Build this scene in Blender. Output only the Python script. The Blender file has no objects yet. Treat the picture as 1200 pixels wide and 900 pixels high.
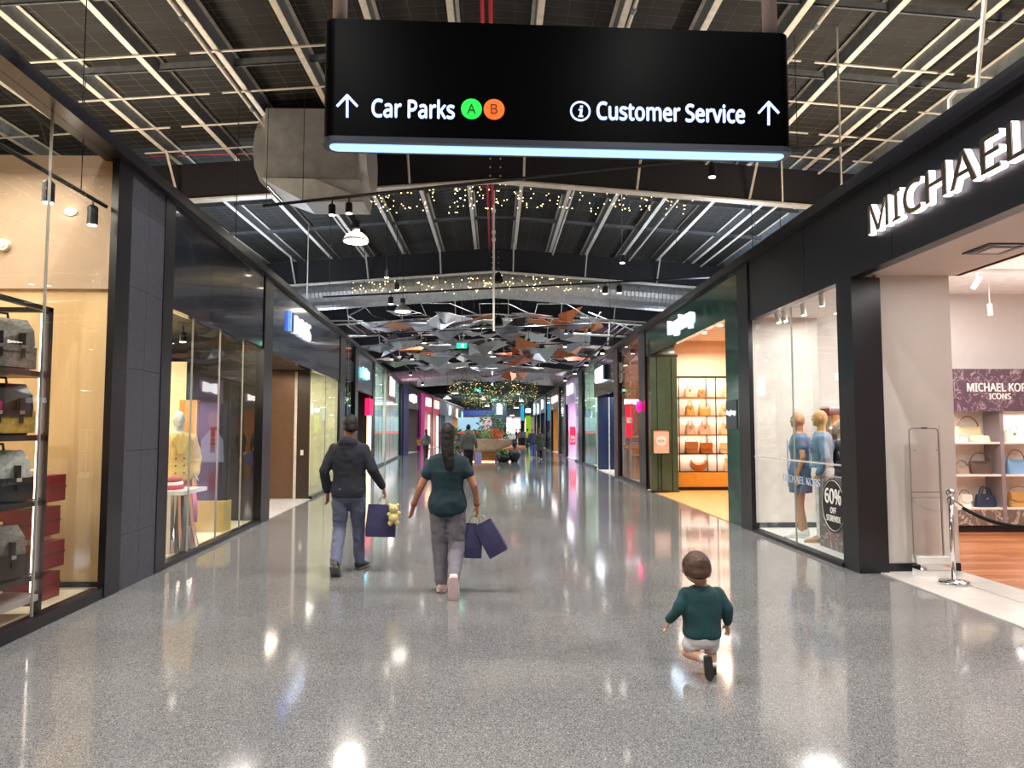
import bpy, bmesh, math, random
import numpy as np
from mathutils import Vector, Matrix, noise
random.seed(7)
sc = bpy.context.scene
COL = sc.collection
# ------------------------------------------------------------------ camera
EYE = 1.62
FOC = 830.0
PITCH = math.atan(53.0 / FOC)
YAW = math.atan(20.0 / (FOC / math.cos(PITCH)))
cam_d = bpy.data.cameras.new('camera'); cam = bpy.data.objects.new('camera', cam_d); COL.objects.link(cam)
cam_d.sensor_width = 36.0; cam_d.lens = FOC / 1200.0 * 36.0
cam_d.clip_start = 0.05; cam_d.clip_end = 400
cam.location = (0, 0, EYE); cam.rotation_euler = (math.pi / 2 + PITCH, 0, -YAW)
sc.camera = cam
sc.view_settings.view_transform = 'Standard'; sc.view_settings.look = 'None'
sc.view_settings.gamma = 1.0; sc.view_settings.use_curve_mapping = False
sc.view_settings.exposure = 0.75
sc.cycles.max_bounces = 8; sc.cycles.transparent_max_bounces = 16
sc.cycles.glossy_bounces = 5; sc.cycles.diffuse_bounces = 4
sc.cycles.sample_clamp_indirect = 6.0; sc.cycles.caustics_reflective = False; sc.cycles.caustics_refractive = False
# ------------------------------------------------------------------ world: dim even night glow reaching in past the open ends
w = bpy.data.worlds.new('world'); sc.world = w; w.use_nodes = True
w.node_tree.nodes['Background'].inputs[0].default_value = (0.55, 0.6, 0.75, 1)
w.node_tree.nodes['Background'].inputs[1].default_value = 0.12

def area(name, loc, size, power, color=(1, 1, 1), down=True, size_y=None, rot=None, spread=None):
    d = bpy.data.lights.new(name, 'AREA'); d.energy = power; d.color = color
    d.shape = 'RECTANGLE' if size_y else 'SQUARE'; d.size = size
    if size_y: d.size_y = size_y
    if spread: d.spread = math.radians(spread)
    o = bpy.data.objects.new(name, d); COL.objects.link(o); o.location = loc
    if rot: o.rotation_euler = rot
    elif not down: o.rotation_euler = (math.pi, 0, 0)
    return o

WARM = (1.0, 0.80, 0.58); NEUT = (1.0, 0.95, 0.88); COOL = (0.78, 0.88, 1.0); PINK = (1.0, 0.55, 0.75)
# added fill lamps over the concourse: their lamp bodies are built further down from this same list
FILL_LAMPS = [(x, y, 7.2) for y in (-5.5, -1.5, 2.4) for x in (-2.6, 2.6)] + [(x, y, 7.2) for y in (6.8, 15.6, 26.8, 33.2, 42.0, 51.9, 59.6) for x in (-3.0, -.9, 1.3, 3.3)]
for (x_, y_, z_) in FILL_LAMPS:
    d = bpy.data.lights.new('concourse_fill', 'SPOT'); d.energy = 620 if y_ < 5 else 420; d.color = (1, .96, .9) if y_ < 20 else (.9, .95, 1)
    d.spot_size = math.radians(130); d.spot_blend = .5; d.shadow_soft_size = .05
    o = bpy.data.objects.new('concourse_fill', d); COL.objects.link(o); o.location = (x_, y_, z_ - .03)
# added unseen fill above the shop roofs, brightening the roof steel from below
for yy, col, pw in ((5, WARM, 120), (11, WARM, 150), (19.4, COOL, 150), (28, COOL, 90), (37, COOL, 80), (46, PINK, 110), (58, COOL, 60)):
    for sx in (-1, 1):
        area('roof_fill', (sx * 6.3, yy, 4.62), 1.0, pw, col, down=False, size_y=4)

# ------------------------------------------------------------------ pixel helpers: a pixel of the photograph to a point at a known depth
_f = Vector((math.sin(YAW) * math.cos(PITCH), math.cos(YAW) * math.cos(PITCH), math.sin(PITCH)))
_r = Vector((math.cos(YAW), -math.sin(YAW), 0)); _u = _r.cross(_f); _C = Vector((0, 0, EYE))
def ray(px, py): return _f * FOC + _r * (px - 600) + _u * (450 - py)
def fl(px, py, z=0.0):
    d = ray(px, py); return _C + d * ((z - EYE) / d.z)
def atY(px, py, Y):
    d = ray(px, py); return _C + d * (Y / d.y)
def atX(px, py, X):
    d = ray(px, py); return _C + d * (X / d.x)
def LX(s):                                   # x of the left shop line
    if s < 45: return -3.4 - 0.052 * s
    if s < 72: return -5.74 + (s - 45) / 27 * 0.84
    return -4.9 + (s - 72) * 0.03
RX = 4.1
# ------------------------------------------------------------------ materials
def lin(c):
    return tuple((v / 12.92 if v <= 0.04045 else ((v + 0.055) / 1.055) ** 2.4) for v in c)
def hx(s):
    return lin(tuple(int(s[i:i + 2], 16) / 255 for i in (0, 2, 4)))
_M = {}
def mat(name, col, rough=0.5, metal=0.0, var=0.08, scale=6.0, bump=0.0, bscale=60, emit=None, es=0.0, coat=0.0, stretch=None, spec=0.5, trans=0.0, sheen=0.0):
    if name in _M: return _M[name]
    m = bpy.data.materials.new(name); m.use_nodes = True
    nt = m.node_tree; N = nt.nodes; L = nt.links
    b = N['Principled BSDF']
    c = hx(col) if isinstance(col, str) else col
    tc = N.new('ShaderNodeTexCoord'); mp = N.new('ShaderNodeMapping'); L.new(tc.outputs['Object'], mp.inputs[0])
    if stretch: mp.inputs['Scale'].default_value = stretch
    nz = N.new('ShaderNodeTexNoise'); nz.inputs['Scale'].default_value = scale; nz.inputs['Detail'].default_value = 5
    L.new(mp.outputs[0], nz.inputs['Vector'])
    rp = N.new('ShaderNodeValToRGB'); e = rp.color_ramp.elements
    e[0].position = 0.3; e[1].position = 0.7
    e[0].color = tuple(max(0, v * (1 - var)) for v in c) + (1,); e[1].color = tuple(min(1, v * (1 + var)) for v in c) + (1,)
    L.new(nz.outputs['Fac'], rp.inputs[0]); L.new(rp.outputs[0], b.inputs['Base Color'])
    b.inputs['Roughness'].default_value = rough; b.inputs['Metallic'].default_value = metal
    b.inputs['Specular IOR Level'].default_value = spec
    b.inputs['Coat Weight'].default_value = coat; b.inputs['Coat Roughness'].default_value = 0.05
    b.inputs['Transmission Weight'].default_value = trans
    b.inputs['Sheen Weight'].default_value = sheen
    if bump:
        n2 = N.new('ShaderNodeTexNoise'); n2.inputs['Scale'].default_value = bscale; n2.inputs['Detail'].default_value = 3
        L.new(mp.outputs[0], n2.inputs['Vector'])
        bp = N.new('ShaderNodeBump'); bp.inputs['Strength'].default_value = bump; bp.inputs['Distance'].default_value = 0.01
        L.new(n2.outputs['Fac'], bp.inputs['Height']); L.new(bp.outputs[0], b.inputs['Normal'])
    if es:
        ec = hx(emit) if isinstance(emit, str) else (emit or c)
        b.inputs['Emission Color'].default_value = tuple(ec) + (1,); b.inputs['Emission Strength'].default_value = es
    _M[name] = m; return m
def glow(name, col, s): return mat(name, col, 0.5, var=0.0, emit=col, es=s)
def glass_mat(name='shop_glass', tint=(0.96, 0.98, 0.98)):
    m = bpy.data.materials.new(name); m.use_nodes = True; nt = m.node_tree; N = nt.nodes; L = nt.links
    N.remove(N['Principled BSDF']); o = N['Material Output']
    t = N.new('ShaderNodeBsdfTransparent'); t.inputs[0].default_value = tint + (1,)
    g = N.new('ShaderNodeBsdfGlossy'); g.inputs['Roughness'].default_value = 0.0
    fr = N.new('ShaderNodeFresnel'); fr.inputs[0].default_value = 1.45
    nz = N.new('ShaderNodeTexNoise'); nz.inputs['Scale'].default_value = 0.6
    bp = N.new('ShaderNodeBump'); bp.inputs['Strength'].default_value = 0.02
    L.new(nz.outputs['Fac'], bp.inputs['Height']); L.new(bp.outputs[0], g.inputs['Normal'])
    ge = N.new('ShaderNodeNewGeometry'); mm_ = N.new('ShaderNodeMath'); mm_.operation = 'SUBTRACT'; mm_.inputs[0].default_value = 1; L.new(ge.outputs['Backfacing'], mm_.inputs[1])
    mu_ = N.new('ShaderNodeMath'); mu_.operation = 'MULTIPLY'; L.new(mm_.outputs[0], mu_.inputs[0]); L.new(fr.outputs[0], mu_.inputs[1])
    mx = N.new('ShaderNodeMixShader'); L.new(mu_.outputs[0], mx.inputs[0]); L.new(t.outputs[0], mx.inputs[1]); L.new(g.outputs[0], mx.inputs[2])
    L.new(mx.outputs[0], o.inputs[0]); return m
GLASS = glass_mat()

def floor_mat():
    m = bpy.data.materials.new('polished_concrete'); m.use_nodes = True; nt = m.node_tree; N = nt.nodes; L = nt.links
    b = N['Principled BSDF']; tc = N.new('ShaderNodeTexCoord')
    v = N.new('ShaderNodeTexVoronoi'); v.inputs['Scale'].default_value = 210; L.new(tc.outputs['Object'], v.inputs['Vector'])
    hsv = N.new('ShaderNodeSeparateColor'); L.new(v.outputs['Color'], hsv.inputs[0])
    r = N.new('ShaderNodeValToRGB'); e = r.color_ramp.elements; r.color_ramp.interpolation = 'LINEAR'
    e[0].position = 0.0; e[0].color = (0.06, 0.06, 0.064, 1); e[1].position = 1.0; e[1].color = (0.42, 0.41, 0.40, 1)
    for p, c in ((0.1, 0.09), (0.28, 0.155), (0.75, 0.185), (0.93, 0.23)):
        k = e.new(p); k.color = (c, c * 1.0, c * 1.03, 1)
    L.new(hsv.outputs[0], r.inputs[0])
    v2 = N.new('ShaderNodeTexVoronoi'); v2.inputs['Scale'].default_value = 240; L.new(tc.outputs['Object'], v2.inputs['Vector'])
    s2 = N.new('ShaderNodeSeparateColor'); L.new(v2.outputs['Color'], s2.inputs[0])
    r2 = N.new('ShaderNodeValToRGB'); e2 = r2.color_ramp.elements
    e2[0].position = 0.0; e2[0].color = (0.6, 0.6, 0.62, 1); e2[1].position = 1; e2[1].color = (1.35, 1.34, 1.3, 1)
    L.new(s2.outputs[1], r2.inputs[0])
    mu = N.new('ShaderNodeMix'); mu.data_type = 'RGBA'; mu.blend_type = 'MULTIPLY'; mu.inputs[0].default_value = 1
    L.new(r.outputs[0], mu.inputs[6]); L.new(r2.outputs[0], mu.inputs[7])
    n = N.new('ShaderNodeTexNoise'); n.inputs['Scale'].default_value = 0.5; n.inputs['Detail'].default_value = 6; L.new(tc.outputs['Object'], n.inputs['Vector'])
    r3 = N.new('ShaderNodeValToRGB'); e3 = r3.color_ramp.elements
    e3[0].position = 0.3; e3[0].color = (0.82, 0.82, 0.84, 1); e3[1].position = 0.7; e3[1].color = (1.12, 1.12, 1.1, 1)
    L.new(n.outputs['Fac'], r3.inputs[0])
    m2 = N.new('ShaderNodeMix'); m2.data_type = 'RGBA'; m2.blend_type = 'MULTIPLY'; m2.inputs[0].default_value = 1
    L.new(mu.outputs[2], m2.inputs[6]); L.new(r3.outputs[0], m2.inputs[7]); L.new(m2.outputs[2], b.inputs['Base Color'])
    b.inputs['Roughness'].default_value = 0.09; b.inputs['Specular IOR Level'].default_value = 0.7
    n3 = N.new('ShaderNodeTexNoise'); n3.inputs['Scale'].default_value = 2.2; L.new(tc.outputs['Object'], n3.inputs['Vector'])
    rr = N.new('ShaderNodeMapRange'); rr.inputs[3].default_value = 0.06; rr.inputs[4].default_value = 0.11
    L.new(n3.outputs['Fac'], rr.inputs[0]); L.new(rr.outputs[0], b.inputs['Roughness'])
    n4 = N.new('ShaderNodeTexNoise'); n4.inputs['Scale'].default_value = 1.3; L.new(tc.outputs['Object'], n4.inputs['Vector'])
    bp = N.new('ShaderNodeBump'); bp.inputs['Strength'].default_value = 0.06; bp.inputs['Distance'].default_value = 0.02
    L.new(n4.outputs['Fac'], bp.inputs['Height']); L.new(bp.outputs[0], b.inputs['Normal'])
    return m

def marble(name, base, vein, scale=3.0, rough=0.2, sharp=0.04):
    if name in _M: return _M[name]
    m = bpy.data.materials.new(name); m.use_nodes = True; nt = m.node_tree; N = nt.nodes; L = nt.links
    b = N['Principled BSDF']; tc = N.new('ShaderNodeTexCoord')
    n = N.new('ShaderNodeTexNoise'); n.inputs['Scale'].default_value = scale; n.inputs['Detail'].default_value = 8; n.inputs['Distortion'].default_value = 1.5
    L.new(tc.outputs['Object'], n.inputs['Vector'])
    r = N.new('ShaderNodeValToRGB'); e = r.color_ramp.elements
    B = hx(base) + (1,); V = hx(vein) + (1,)
    e[0].position = 0.0; e[0].color = B; e[1].position = 1; e[1].color = tuple(x * .8 for x in B[:3]) + (1,)
    for p, c in ((0.5 - sharp, B), (0.5, V), (0.5 + sharp, B)):
        k = e.new(p); k.color = c
    L.new(n.outputs['Fac'], r.inputs[0]); L.new(r.outputs[0], b.inputs['Base Color']); b.inputs['Roughness'].default_value = rough
    _M[name] = m; return m

def wood(name, col, rough=0.35, plank=0.0, axis='Y'):
    if name in _M: return _M[name]
    m = mat(name, col, rough, var=0.22, scale=5.0, stretch=(14, 0.8, 14) if axis == 'Y' else ((0.8, 14, 14) if axis == 'X' else (14, 14, 0.8)))
    return m

# shared materials
m_floor = floor_mat()
m_black = mat('black_steel', '14151b', 0.35, 0.0, bump=.02)
m_frame = mat('black_frame', '101118', 0.3)
m_fascia = mat('black_fascia', '101219', 0.32, var=.12, scale=2)
m_navyfascia = mat('navy_gloss_fascia', '1c2230', 0.16, var=.1, coat=.4)
m_stone = mat('grey_stone_tile', '3f414b', 0.55, var=.18, scale=14, bump=.2, bscale=160)
m_galv = mat('galvanised_steel', 'd3cec4', 0.5, 0.15, var=.12, scale=9)
m_galvd = mat('galvanised_steel_shaded', '767d84', 0.55, 0.25, var=.18, scale=9)  # darker copy of the steel, carries the shade of the purlin webs
m_rafter = mat('dark_painted_steel', '1b1b22', 0.6)
m_deck = mat('black_roof_lining', '191817', 0.8, var=.2, scale=3)
m_wire = mat('roof_safety_wire', '8a8478', 0.5)
m_duct = mat('duct_zinc', 'cdcfd0', 0.38, 0.45, var=.12, scale=7, bump=.05, bscale=20)
m_chrome = mat('chrome', 'd9d9dc', 0.08, 1.0, var=.02)
m_white = mat('white_paint', 'e9e6e2', 0.6, var=.03)
m_cream = mat('cream_wall', 'd9cdc0', 0.65, var=.03)
m_tan = mat('tan_wall', 'd9b98a', 0.55, var=.05, stretch=(4, 4, .5))
m_taupe = mat('taupe_wall', 'b79f88', 0.6, var=.03)
m_beige = mat('beige_floor', 'd8c9ac', 0.4, var=.05)
m_lampw = glow('lamp_white', 'fff4e2', 14)
m_lampc = glow('lamp_cool', 'eef6ff', 12)
m_red = mat('red_pipe', 'b3122a', 0.4)
m_greenm = marble('green_marble', '15302a', '2c5647', 1.2, 0.12, 0.08)

# ------------------------------------------------------------------ mesh builder
class MB:
    def __init__(s): s.v = []; s.f = []; s.m = []; s.cur = 0
    def face(s, idx): s.f.append(tuple(idx)); s.m.append(s.cur)
    def box(s, x0, x1, y0, y1, z0, z1):
        if x0 > x1: x0, x1 = x1, x0
        if y0 > y1: y0, y1 = y1, y0
        if z0 > z1: z0, z1 = z1, z0
        b = len(s.v)
        s.v += [(x0, y0, z0), (x1, y0, z0), (x1, y1, z0), (x0, y1, z0), (x0, y0, z1), (x1, y0, z1), (x1, y1, z1), (x0, y1, z1)]
        for q in ((0, 3, 2, 1), (4, 5, 6, 7), (0, 1, 5, 4), (1, 2, 6, 5), (2, 3, 7, 6), (3, 0, 4, 7)): s.face([b + i for i in q])
        return s
    def hexa(s, p):                        # eight corners: bottom 4 ccw, top 4 ccw
        b = len(s.v); s.v += [tuple(q) for q in p]
        for q in ((0, 3, 2, 1), (4, 5, 6, 7), (0, 1, 5, 4), (1, 2, 6, 5), (2, 3, 7, 6), (3, 0, 4, 7)): s.face([b + i for i in q])
        return s
    def prism(s, pts, t):                  # planar polygon swept by vector t
        b = len(s.v); n = len(pts); t = Vector(t)
        s.v += [tuple(p) for p in pts] + [tuple(Vector(p) + t) for p in pts]
        s.face(range(b + n - 1, b - 1, -1)); s.face(range(b + n, b + 2 * n))
        for i in range(n): j = (i + 1) % n; s.face((b + i, b + j, b + n + j, b + n + i))
        return s
    def rings(s, R, cap=True):
        b = len(s.v); n = len(R[0])
        for r in R: s.v += [tuple(p) for p in r]
        for k in range(len(R) - 1):
            for i in range(n):
                j = (i + 1) % n; s.face((b + k * n + i, b + k * n + j, b + (k + 1) * n + j, b + (k + 1) * n + i))
        if cap:
            s.face([b + i for i in range(n - 1, -1, -1)]); s.face([b + (len(R) - 1) * n + i for i in range(n)])
        return s
    def tube(s, pts, rad, n=8, cap=True, closed=False, flat=1.0):
        pts = [Vector(p) for p in pts]
        if not hasattr(rad, '__len__'): rad = [rad] * len(pts)
        R = []; prev = None
        for i, p in enumerate(pts):
            a = pts[max(i - 1, 0)]; c = pts[min(i + 1, len(pts) - 1)]
            if closed: a = pts[(i - 1) % len(pts)]; c = pts[(i + 1) % len(pts)]
            t = (c - a).normalized() if (c - a).length > 1e-9 else Vector((0, 0, 1))
            if prev is None:
                ref = Vector((1, 0, 0)) if abs(t.x) < 0.8 else Vector((0, 1, 0))
                prev = (ref - t * ref.dot(t)).normalized()
            else: prev = (prev - t * prev.dot(t)).normalized()
            q = t.cross(prev)
            R.append([p + prev * math.cos(2 * math.pi * k / n) * rad[i] + q * math.sin(2 * math.pi * k / n) * rad[i] * flat for k in range(n)])
        if closed: R.append(R[0]); cap = False
        return s.rings(R, cap)
    def lathe(s, prof, c=(0, 0, 0), n=16, sx=1, sy=1):
        return s.rings([[(c[0] + r * sx * math.cos(2 * math.pi * k / n), c[1] + r * sy * math.sin(2 * math.pi * k / n), c[2] + z) for k in range(n)] for r, z in prof])
    def ball(s, c, r, n=10, sx=1, sy=1, sz=1):
        m = max(4, n // 2 + 1)
        return s.lathe([(max(1e-4, r * math.sin(math.pi * k / m)), -r * sz * math.cos(math.pi * k / m)) for k in range(m + 1)], c, n, sx, sy)
    def oval_loft(s, rg, n=20, p=2.0):     # rings: (cx,cy,z,a,b)
        R = []
        for cx, cy, z, a, b in rg:
            ring = []
            for k in range(n):
                t = 2 * math.pi * k / n; cc = math.cos(t); ss = math.sin(t)
                ring.append((cx + a * math.copysign(abs(cc) ** (2 / p), cc), cy + b * math.copysign(abs(ss) ** (2 / p), ss), z))
            R.append(ring)
        return s.rings(R)
    def xf(s, M, start=0):
        for i in range(start, len(s.v)): s.v[i] = tuple(M @ Vector(s.v[i]))
        return s
    def mesh(s, name, mats, off=(0, 0, 0), smooth=False):
        me = bpy.data.meshes.new(name)
        v = [(a - off[0], b - off[1], c - off[2]) for a, b, c in s.v]
        me.from_pydata(v, [], s.f); mats = mats if isinstance(mats, (list, tuple)) else [mats]
        for m in mats: me.materials.append(m)
        if len(mats) > 1: me.polygons.foreach_set('material_index', s.m)
        if smooth: me.polygons.foreach_set('use_smooth', [True] * len(s.f))
        me.update(); return me
    def build(s, name, mats, parent=None, origin=None, smooth=False, local=False):
        off = (0, 0, 0)
        if parent is not None and not local: off = parent_loc(parent)
        elif origin is not None: off = origin
        o = bpy.data.objects.new(name, s.mesh(name, mats, off, smooth)); COL.objects.link(o)
        if parent is not None: o.parent = parent
        elif origin is not None: o.location = origin
        return o
def parent_loc(p):
    l = Vector(p.location)
    while p.parent: p = p.parent; l += p.location
    return l
def sharp(o, ang=35):
    try: o.data.set_sharp_from_angle(angle=math.radians(ang))
    except Exception: pass
    return o
def tag(o, label=None, cat=None, group=None, kind=None):
    if label: o['label'] = label
    if cat: o['category'] = cat
    if group: o['group'] = group
    if kind: o['kind'] = kind
    return o
def thing(name, label, cat, loc=(0, 0, 0), rz=0.0, group=None):
    o = bpy.data.objects.new(name, None); COL.objects.link(o); o.location = loc; o.rotation_euler = (0, 0, rz)
    o.empty_display_size = 0.1
    return tag(o, label, cat, group)
def struct(name, loc=(0, 0, 0), label=None, cat=None):
    o = bpy.data.objects.new(name, None); COL.objects.link(o); o.location = loc; o['kind'] = 'structure'
    o['label'] = label or name.replace('_', ' '); o['category'] = cat or name.split('_')[0]
    return o
def skind(o, label, cat): o['kind'] = 'structure'; o['label'] = label; o['category'] = cat; return o
def dup(root, loc=None, rz=None, label=None):
    r = root.copy(); COL.objects.link(r)
    if loc is not None: r.location = loc
    if rz is not None: r.rotation_euler[2] = rz
    if label: r['label'] = label
    def rec(a, b):
        for ch in list(a.children):
            c = ch.copy(); COL.objects.link(c); c.parent = b; rec(ch, c)
    rec(root, r); return r
class Room:
    def __init__(s, label): s.label = label; s.location = (0, 0, 0); s.parent = None
def struct_room(name, loc, label, *a): return Room(label)
def in_room(b, name, m, room):
    nm = 'ceiling' if 'ceiling' in name or 'soffit' in name else ('floor' if 'floor' in name or 'platform' in name else ('trim' if 'skirting' in name or 'trim' in name else 'wall_' + name.replace('_wall', '')))
    me_c = [sum(v[i] for v in b.v) / len(b.v) for i in range(3)]; z = min(v[2] for v in b.v)
    return skind(b.build(nm, m, None, origin=(me_c[0], me_c[1], z)), name.replace('_', ' ') + ', part of the ' + room.label, nm.split('_')[0])
def B(name, m, parent, x0, x1, y0, y1, z0, z1):
    if isinstance(parent, Room): return in_room(MB().box(x0, x1, y0, y1, z0, z1), name, m, parent)
    return MB().box(x0, x1, y0, y1, z0, z1).build(name, m, parent)
# ------------------------------------------------------------------ lettering
try: FONT = bpy.data.fonts.load(bpy.utils.resource_path('LOCAL') + '/datafiles/fonts/NotoSansHebrew-Regular.woff2')   # Blender's own bundled face
except Exception: FONT = None
def text_mesh(s, size=1.0, depth=0.02, bold=0.0, space=1.0):
    c = bpy.data.curves.new('t', 'FONT'); c.body = s; c.font = FONT or c.font; c.size = size; c.extrude = depth / 2; c.offset = 0; c.space_character = space
    c.resolution_u = 4
    o = bpy.data.objects.new('t', c); me = bpy.data.meshes.new_from_object(o)
    V = np.array([v.co[:] for v in me.vertices]); F = [tuple(p.vertices) for p in me.polygons]; NZ = [abs(p.normal.z) > .7 for p in me.polygons]
    bpy.data.objects.remove(o); bpy.data.curves.remove(c); bpy.data.meshes.remove(me)
    if bold:
        n = len(V); vs = []; fs = []; nz = []
        for k, (dx, dy) in enumerate(((0, 0), (bold, 0), (-bold, 0), (0, bold), (0, -bold))):
            vs.append(V + np.array([dx, dy, -.0006 * k])); fs += [tuple(q + n * k for q in f) for f in F]; nz += NZ
        V = np.concatenate(vs); F = fs; NZ = nz
    return V, F, NZ
def lettering(s, origin, right, up, width=None, height=None, depth=0.02, m=None, side=None, parent=None, name='lettering', bold=0.0, split=False, center=True, space=1.0):
    """flat or raised letters: origin is their centre on the carrying face, right/up the reading directions."""
    V, F, NZ = text_mesh(s, 1.0, depth, bold, space)
    lo = V.min(0); hi = V.max(0); w_ = hi[0] - lo[0]; h_ = hi[1] - lo[1]
    kx = (width / w_) if width else (height / h_); ky = (height / h_) if height else kx
    R = Vector(right).normalized(); U = Vector(up).normalized(); Nn = R.cross(U)
    O = Vector(origin)
    P = [tuple(O + R * ((v[0] - (lo[0] + hi[0]) / 2) * kx) + U * ((v[1] - (lo[1] + hi[1]) / 2) * ky) + Nn * (v[2] + depth / 2)) for v in V]
    mats = [m, side] if side else [m]
    if not split:
        b = MB(); b.v = P; b.f = F; b.m = [0 if z else 1 for z in NZ]
        return b.build(name, mats, parent)
    par = list(range(len(V)))
    def find(a):
        while par[a] != a: par[a] = par[par[a]]; a = par[a]
        return a
    for f in F:
        for q in f[1:]: par[find(q)] = find(f[0])
    comp = {}
    for i in range(len(V)): comp.setdefault(find(i), []).append(i)
    items = sorted([(V[ix, 0].min(), V[ix, 0].max(), ix) for ix in comp.values()], key=lambda t: t[0])
    groups = []; thr = .35 if bold else .35
    for a, b_, ix in items:
        if groups and a < groups[-1][1] - 0.35 * min(b_ - a, groups[-1][1] - groups[-1][0]): groups[-1][1] = max(groups[-1][1], b_); groups[-1][2] += ix
        else: groups.append([a, b_, list(ix)])
    out = []
    for a, b_, ix in groups:
        st = {v: k for k, v in enumerate(ix)}; mb = MB(); mb.v = [P[i] for i in ix]
        for f, z in zip(F, NZ):
            if f[0] in st: mb.f.append(tuple(st[q] for q in f)); mb.m.append(0 if z else 1)
        out.append(mb.build('letter', mats, parent))
    return out
# ================================================================== FLOOR
fo = MB().box(-14, 14, -8, 112, -0.12, 0).build('floor', m_floor); skind(fo, 'polished grey aggregate concrete floor of the concourse', 'floor')
# saw-cut joints in the slab
# ================================================================== ROOF
SL = math.tan(math.radians(4.3))
def roofz(x, base): return base - abs(x) * SL
ceil = struct('ceiling', (0, 0, 0), 'black lined shed roof on steel rafters and purlins', 'ceiling')
d = MB()
for sx in (-1, 1):
    a = [(0, -8, 8.06), (sx * 15, -8, 8.06 - 15 * SL), (sx * 15, 70, 8.06 - 15 * SL), (0, 70, 8.06)]
    d.prism(a if sx > 0 else a[::-1], (0, 0, 0.1))
d.build('roof_lining', m_deck, ceil)
RAF = [6.2, 15.0, 23.8, 32.6, 41.4, 50.2, 59.0, 67.8]
for y in RAF:
    b = MB()
    for sx in (-1, 1):
        z0 = 6.98; z1 = 7.78; X = sx * 15
        b.hexa([(0, y - .008, z0), (X, y - .008, z0 - 15 * SL), (X, y + .008, z0 - 15 * SL), (0, y + .008, z0), (0, y - .008, z1), (X, y - .008, z1 - 15 * SL), (X, y + .008, z1 - 15 * SL), (0, y + .008, z1)] if sx > 0 else
               [(X, y - .008, z0 - 15 * SL), (0, y - .008, z0), (0, y + .008, z0), (X, y + .008, z0 - 15 * SL), (X, y - .008, z1 - 15 * SL), (0, y - .008, z1), (0, y + .008, z1), (X, y + .008, z1 - 15 * SL)])
    r_ = b.build('rafter', m_rafter, ceil)
    fb = MB()
    for sx in (-1, 1):
        X = sx * 15
        p = [(0, y - .12, 6.95), (X, y - .12, 6.95 - 15 * SL), (X, y + .12, 6.95 - 15 * SL), (0, y + .12, 6.95)]
        fb.prism(p if sx > 0 else p[::-1], (0, 0, .035))
    fb.build('bottom_flange', m_galv, r_)
    for cx in (-.11, .11):                          # splice bolts at the ridge
        for k in range(4): MB().ball((cx, y - .02, 7.08 + k * .19), .022, 6).build('bolt', m_galv, r_)
PX = [-.61 + 1.22 * k for k in range(-9, 11)]
purl = []
for x in PX:
    for (ya, yb) in [(-8, 6.1)] + [(RAF[i] + .0, RAF[i + 1] - .0) for i in range(len(RAF) - 1)]:
        z = roofz(x, 7.80); s_ = 1 if x > 0 else -1
        b = MB(); b.cur = 1; b.box(x - .006, x + .006, ya, yb, z, z + .235); b.cur = 0; b.box(x, x + s_ * .105, ya, yb, z, z + .014); b.box(x - s_ * .06, x, ya, yb, z + .221, z + .235)
        b.build('purlin', [m_galv, m_galvd], ceil)  # pale flange and darker web: lit and shaded sides put into the colour
# bridging bars between the purlins
def bridge(xa, xb, y, deep=0.02, off=-.02):
    if deep > .05:
        bridge(xa, xb, y, .018, off)
    b = MB(); n = 1
    za = roofz(xa, 7.80) + off; zb = roofz(xb, 7.80) + off
    b.hexa([(xa, y, za), (xb, y, zb), (xb, y + .035, zb), (xa, y + .035, za), (xa, y, za + deep), (xb, y, zb + deep), (xb, y + .035, zb + deep), (xa, y + .035, za + deep)])
    b.build('bridging_bar', m_galv if deep < .05 else m_galvd, ceil)
for y in (9.4, 11.3):
    for i in range(len(PX) - 1):
        if abs(PX[i]) < 9: bridge(PX[i], PX[i + 1], y, .12, .05)
for y, off in ((10.7, 0), (12.0, .3), (13.2, .15), (14.3, 0)):
    for i in range(1, len(PX) - 2):
        if (i + int(y)) % 2 == 0 and abs(PX[i]) > 2.2: bridge(PX[i] - .45, PX[i + 1] + .55, y, .02, -.03)
for y in (18.0, 20.6, 26.7, 29.8):
    for i in range(2, len(PX) - 2): bridge(PX[i], PX[i + 1], y, .10, .05)
for y in (16.2,):
    for i in range(2, len(PX) - 3, 2): bridge(PX[i], PX[i + 1] + .4, y, .02, -.03)
# fly braces to the rafter bottom flange
for y in RAF[1:6]:
    for k, x in enumerate(PX):
        if k % 2 == 0 and abs(x) < 9:
            zt = roofz(x, 7.80); zb = roofz(x, 7.0)
            MB().tube([(x, y - .75, zt), (x, y - .13, zb)], .026, 4).build('fly_brace', m_galv, ceil)
# thin conduits running along the roof
for x, dz in ((-4.35, -.12), (1.95, -.1), (4.55, -.1), (7.0, -.1)):
    b = MB()
    for i in range(len(RAF) - 1):
        ya = 6.3 if i == 0 else RAF[i] + .15
        b.tube([(x, ya, roofz(x, 7.78) + dz), (x, RAF[i + 1] - .15, roofz(x, 7.78) + dz)], .03, 8)
    c = b.build('conduit', m_galv, ceil)
    for yy in (8.5, 9.6, 12.4, 18.6): MB().tube([(x, yy - .06, roofz(x, 7.78) + dz), (x, yy + .06, roofz(x, 7.78) + dz)], .045, 8).build('coupling', m_galvd, c)
# safety mesh under the lining
b = MB()
for yy in np.arange(6.4, 32, .2):
    for sx in (-1, 1): b.tube([(0, yy, 7.99), (sx * 10.5, yy, 7.99 - 10.5 * SL)], .0014, 3, cap=False)
for xx in np.arange(-10.5, 10.6, .4): b.tube([(xx, 6.4, roofz(xx, 7.985)), (xx, 32, roofz(xx, 7.985))], .0014, 3, cap=False)
o = b.build('safety_mesh', m_wire, ceil); o['kind'] = 'stuff'
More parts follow.
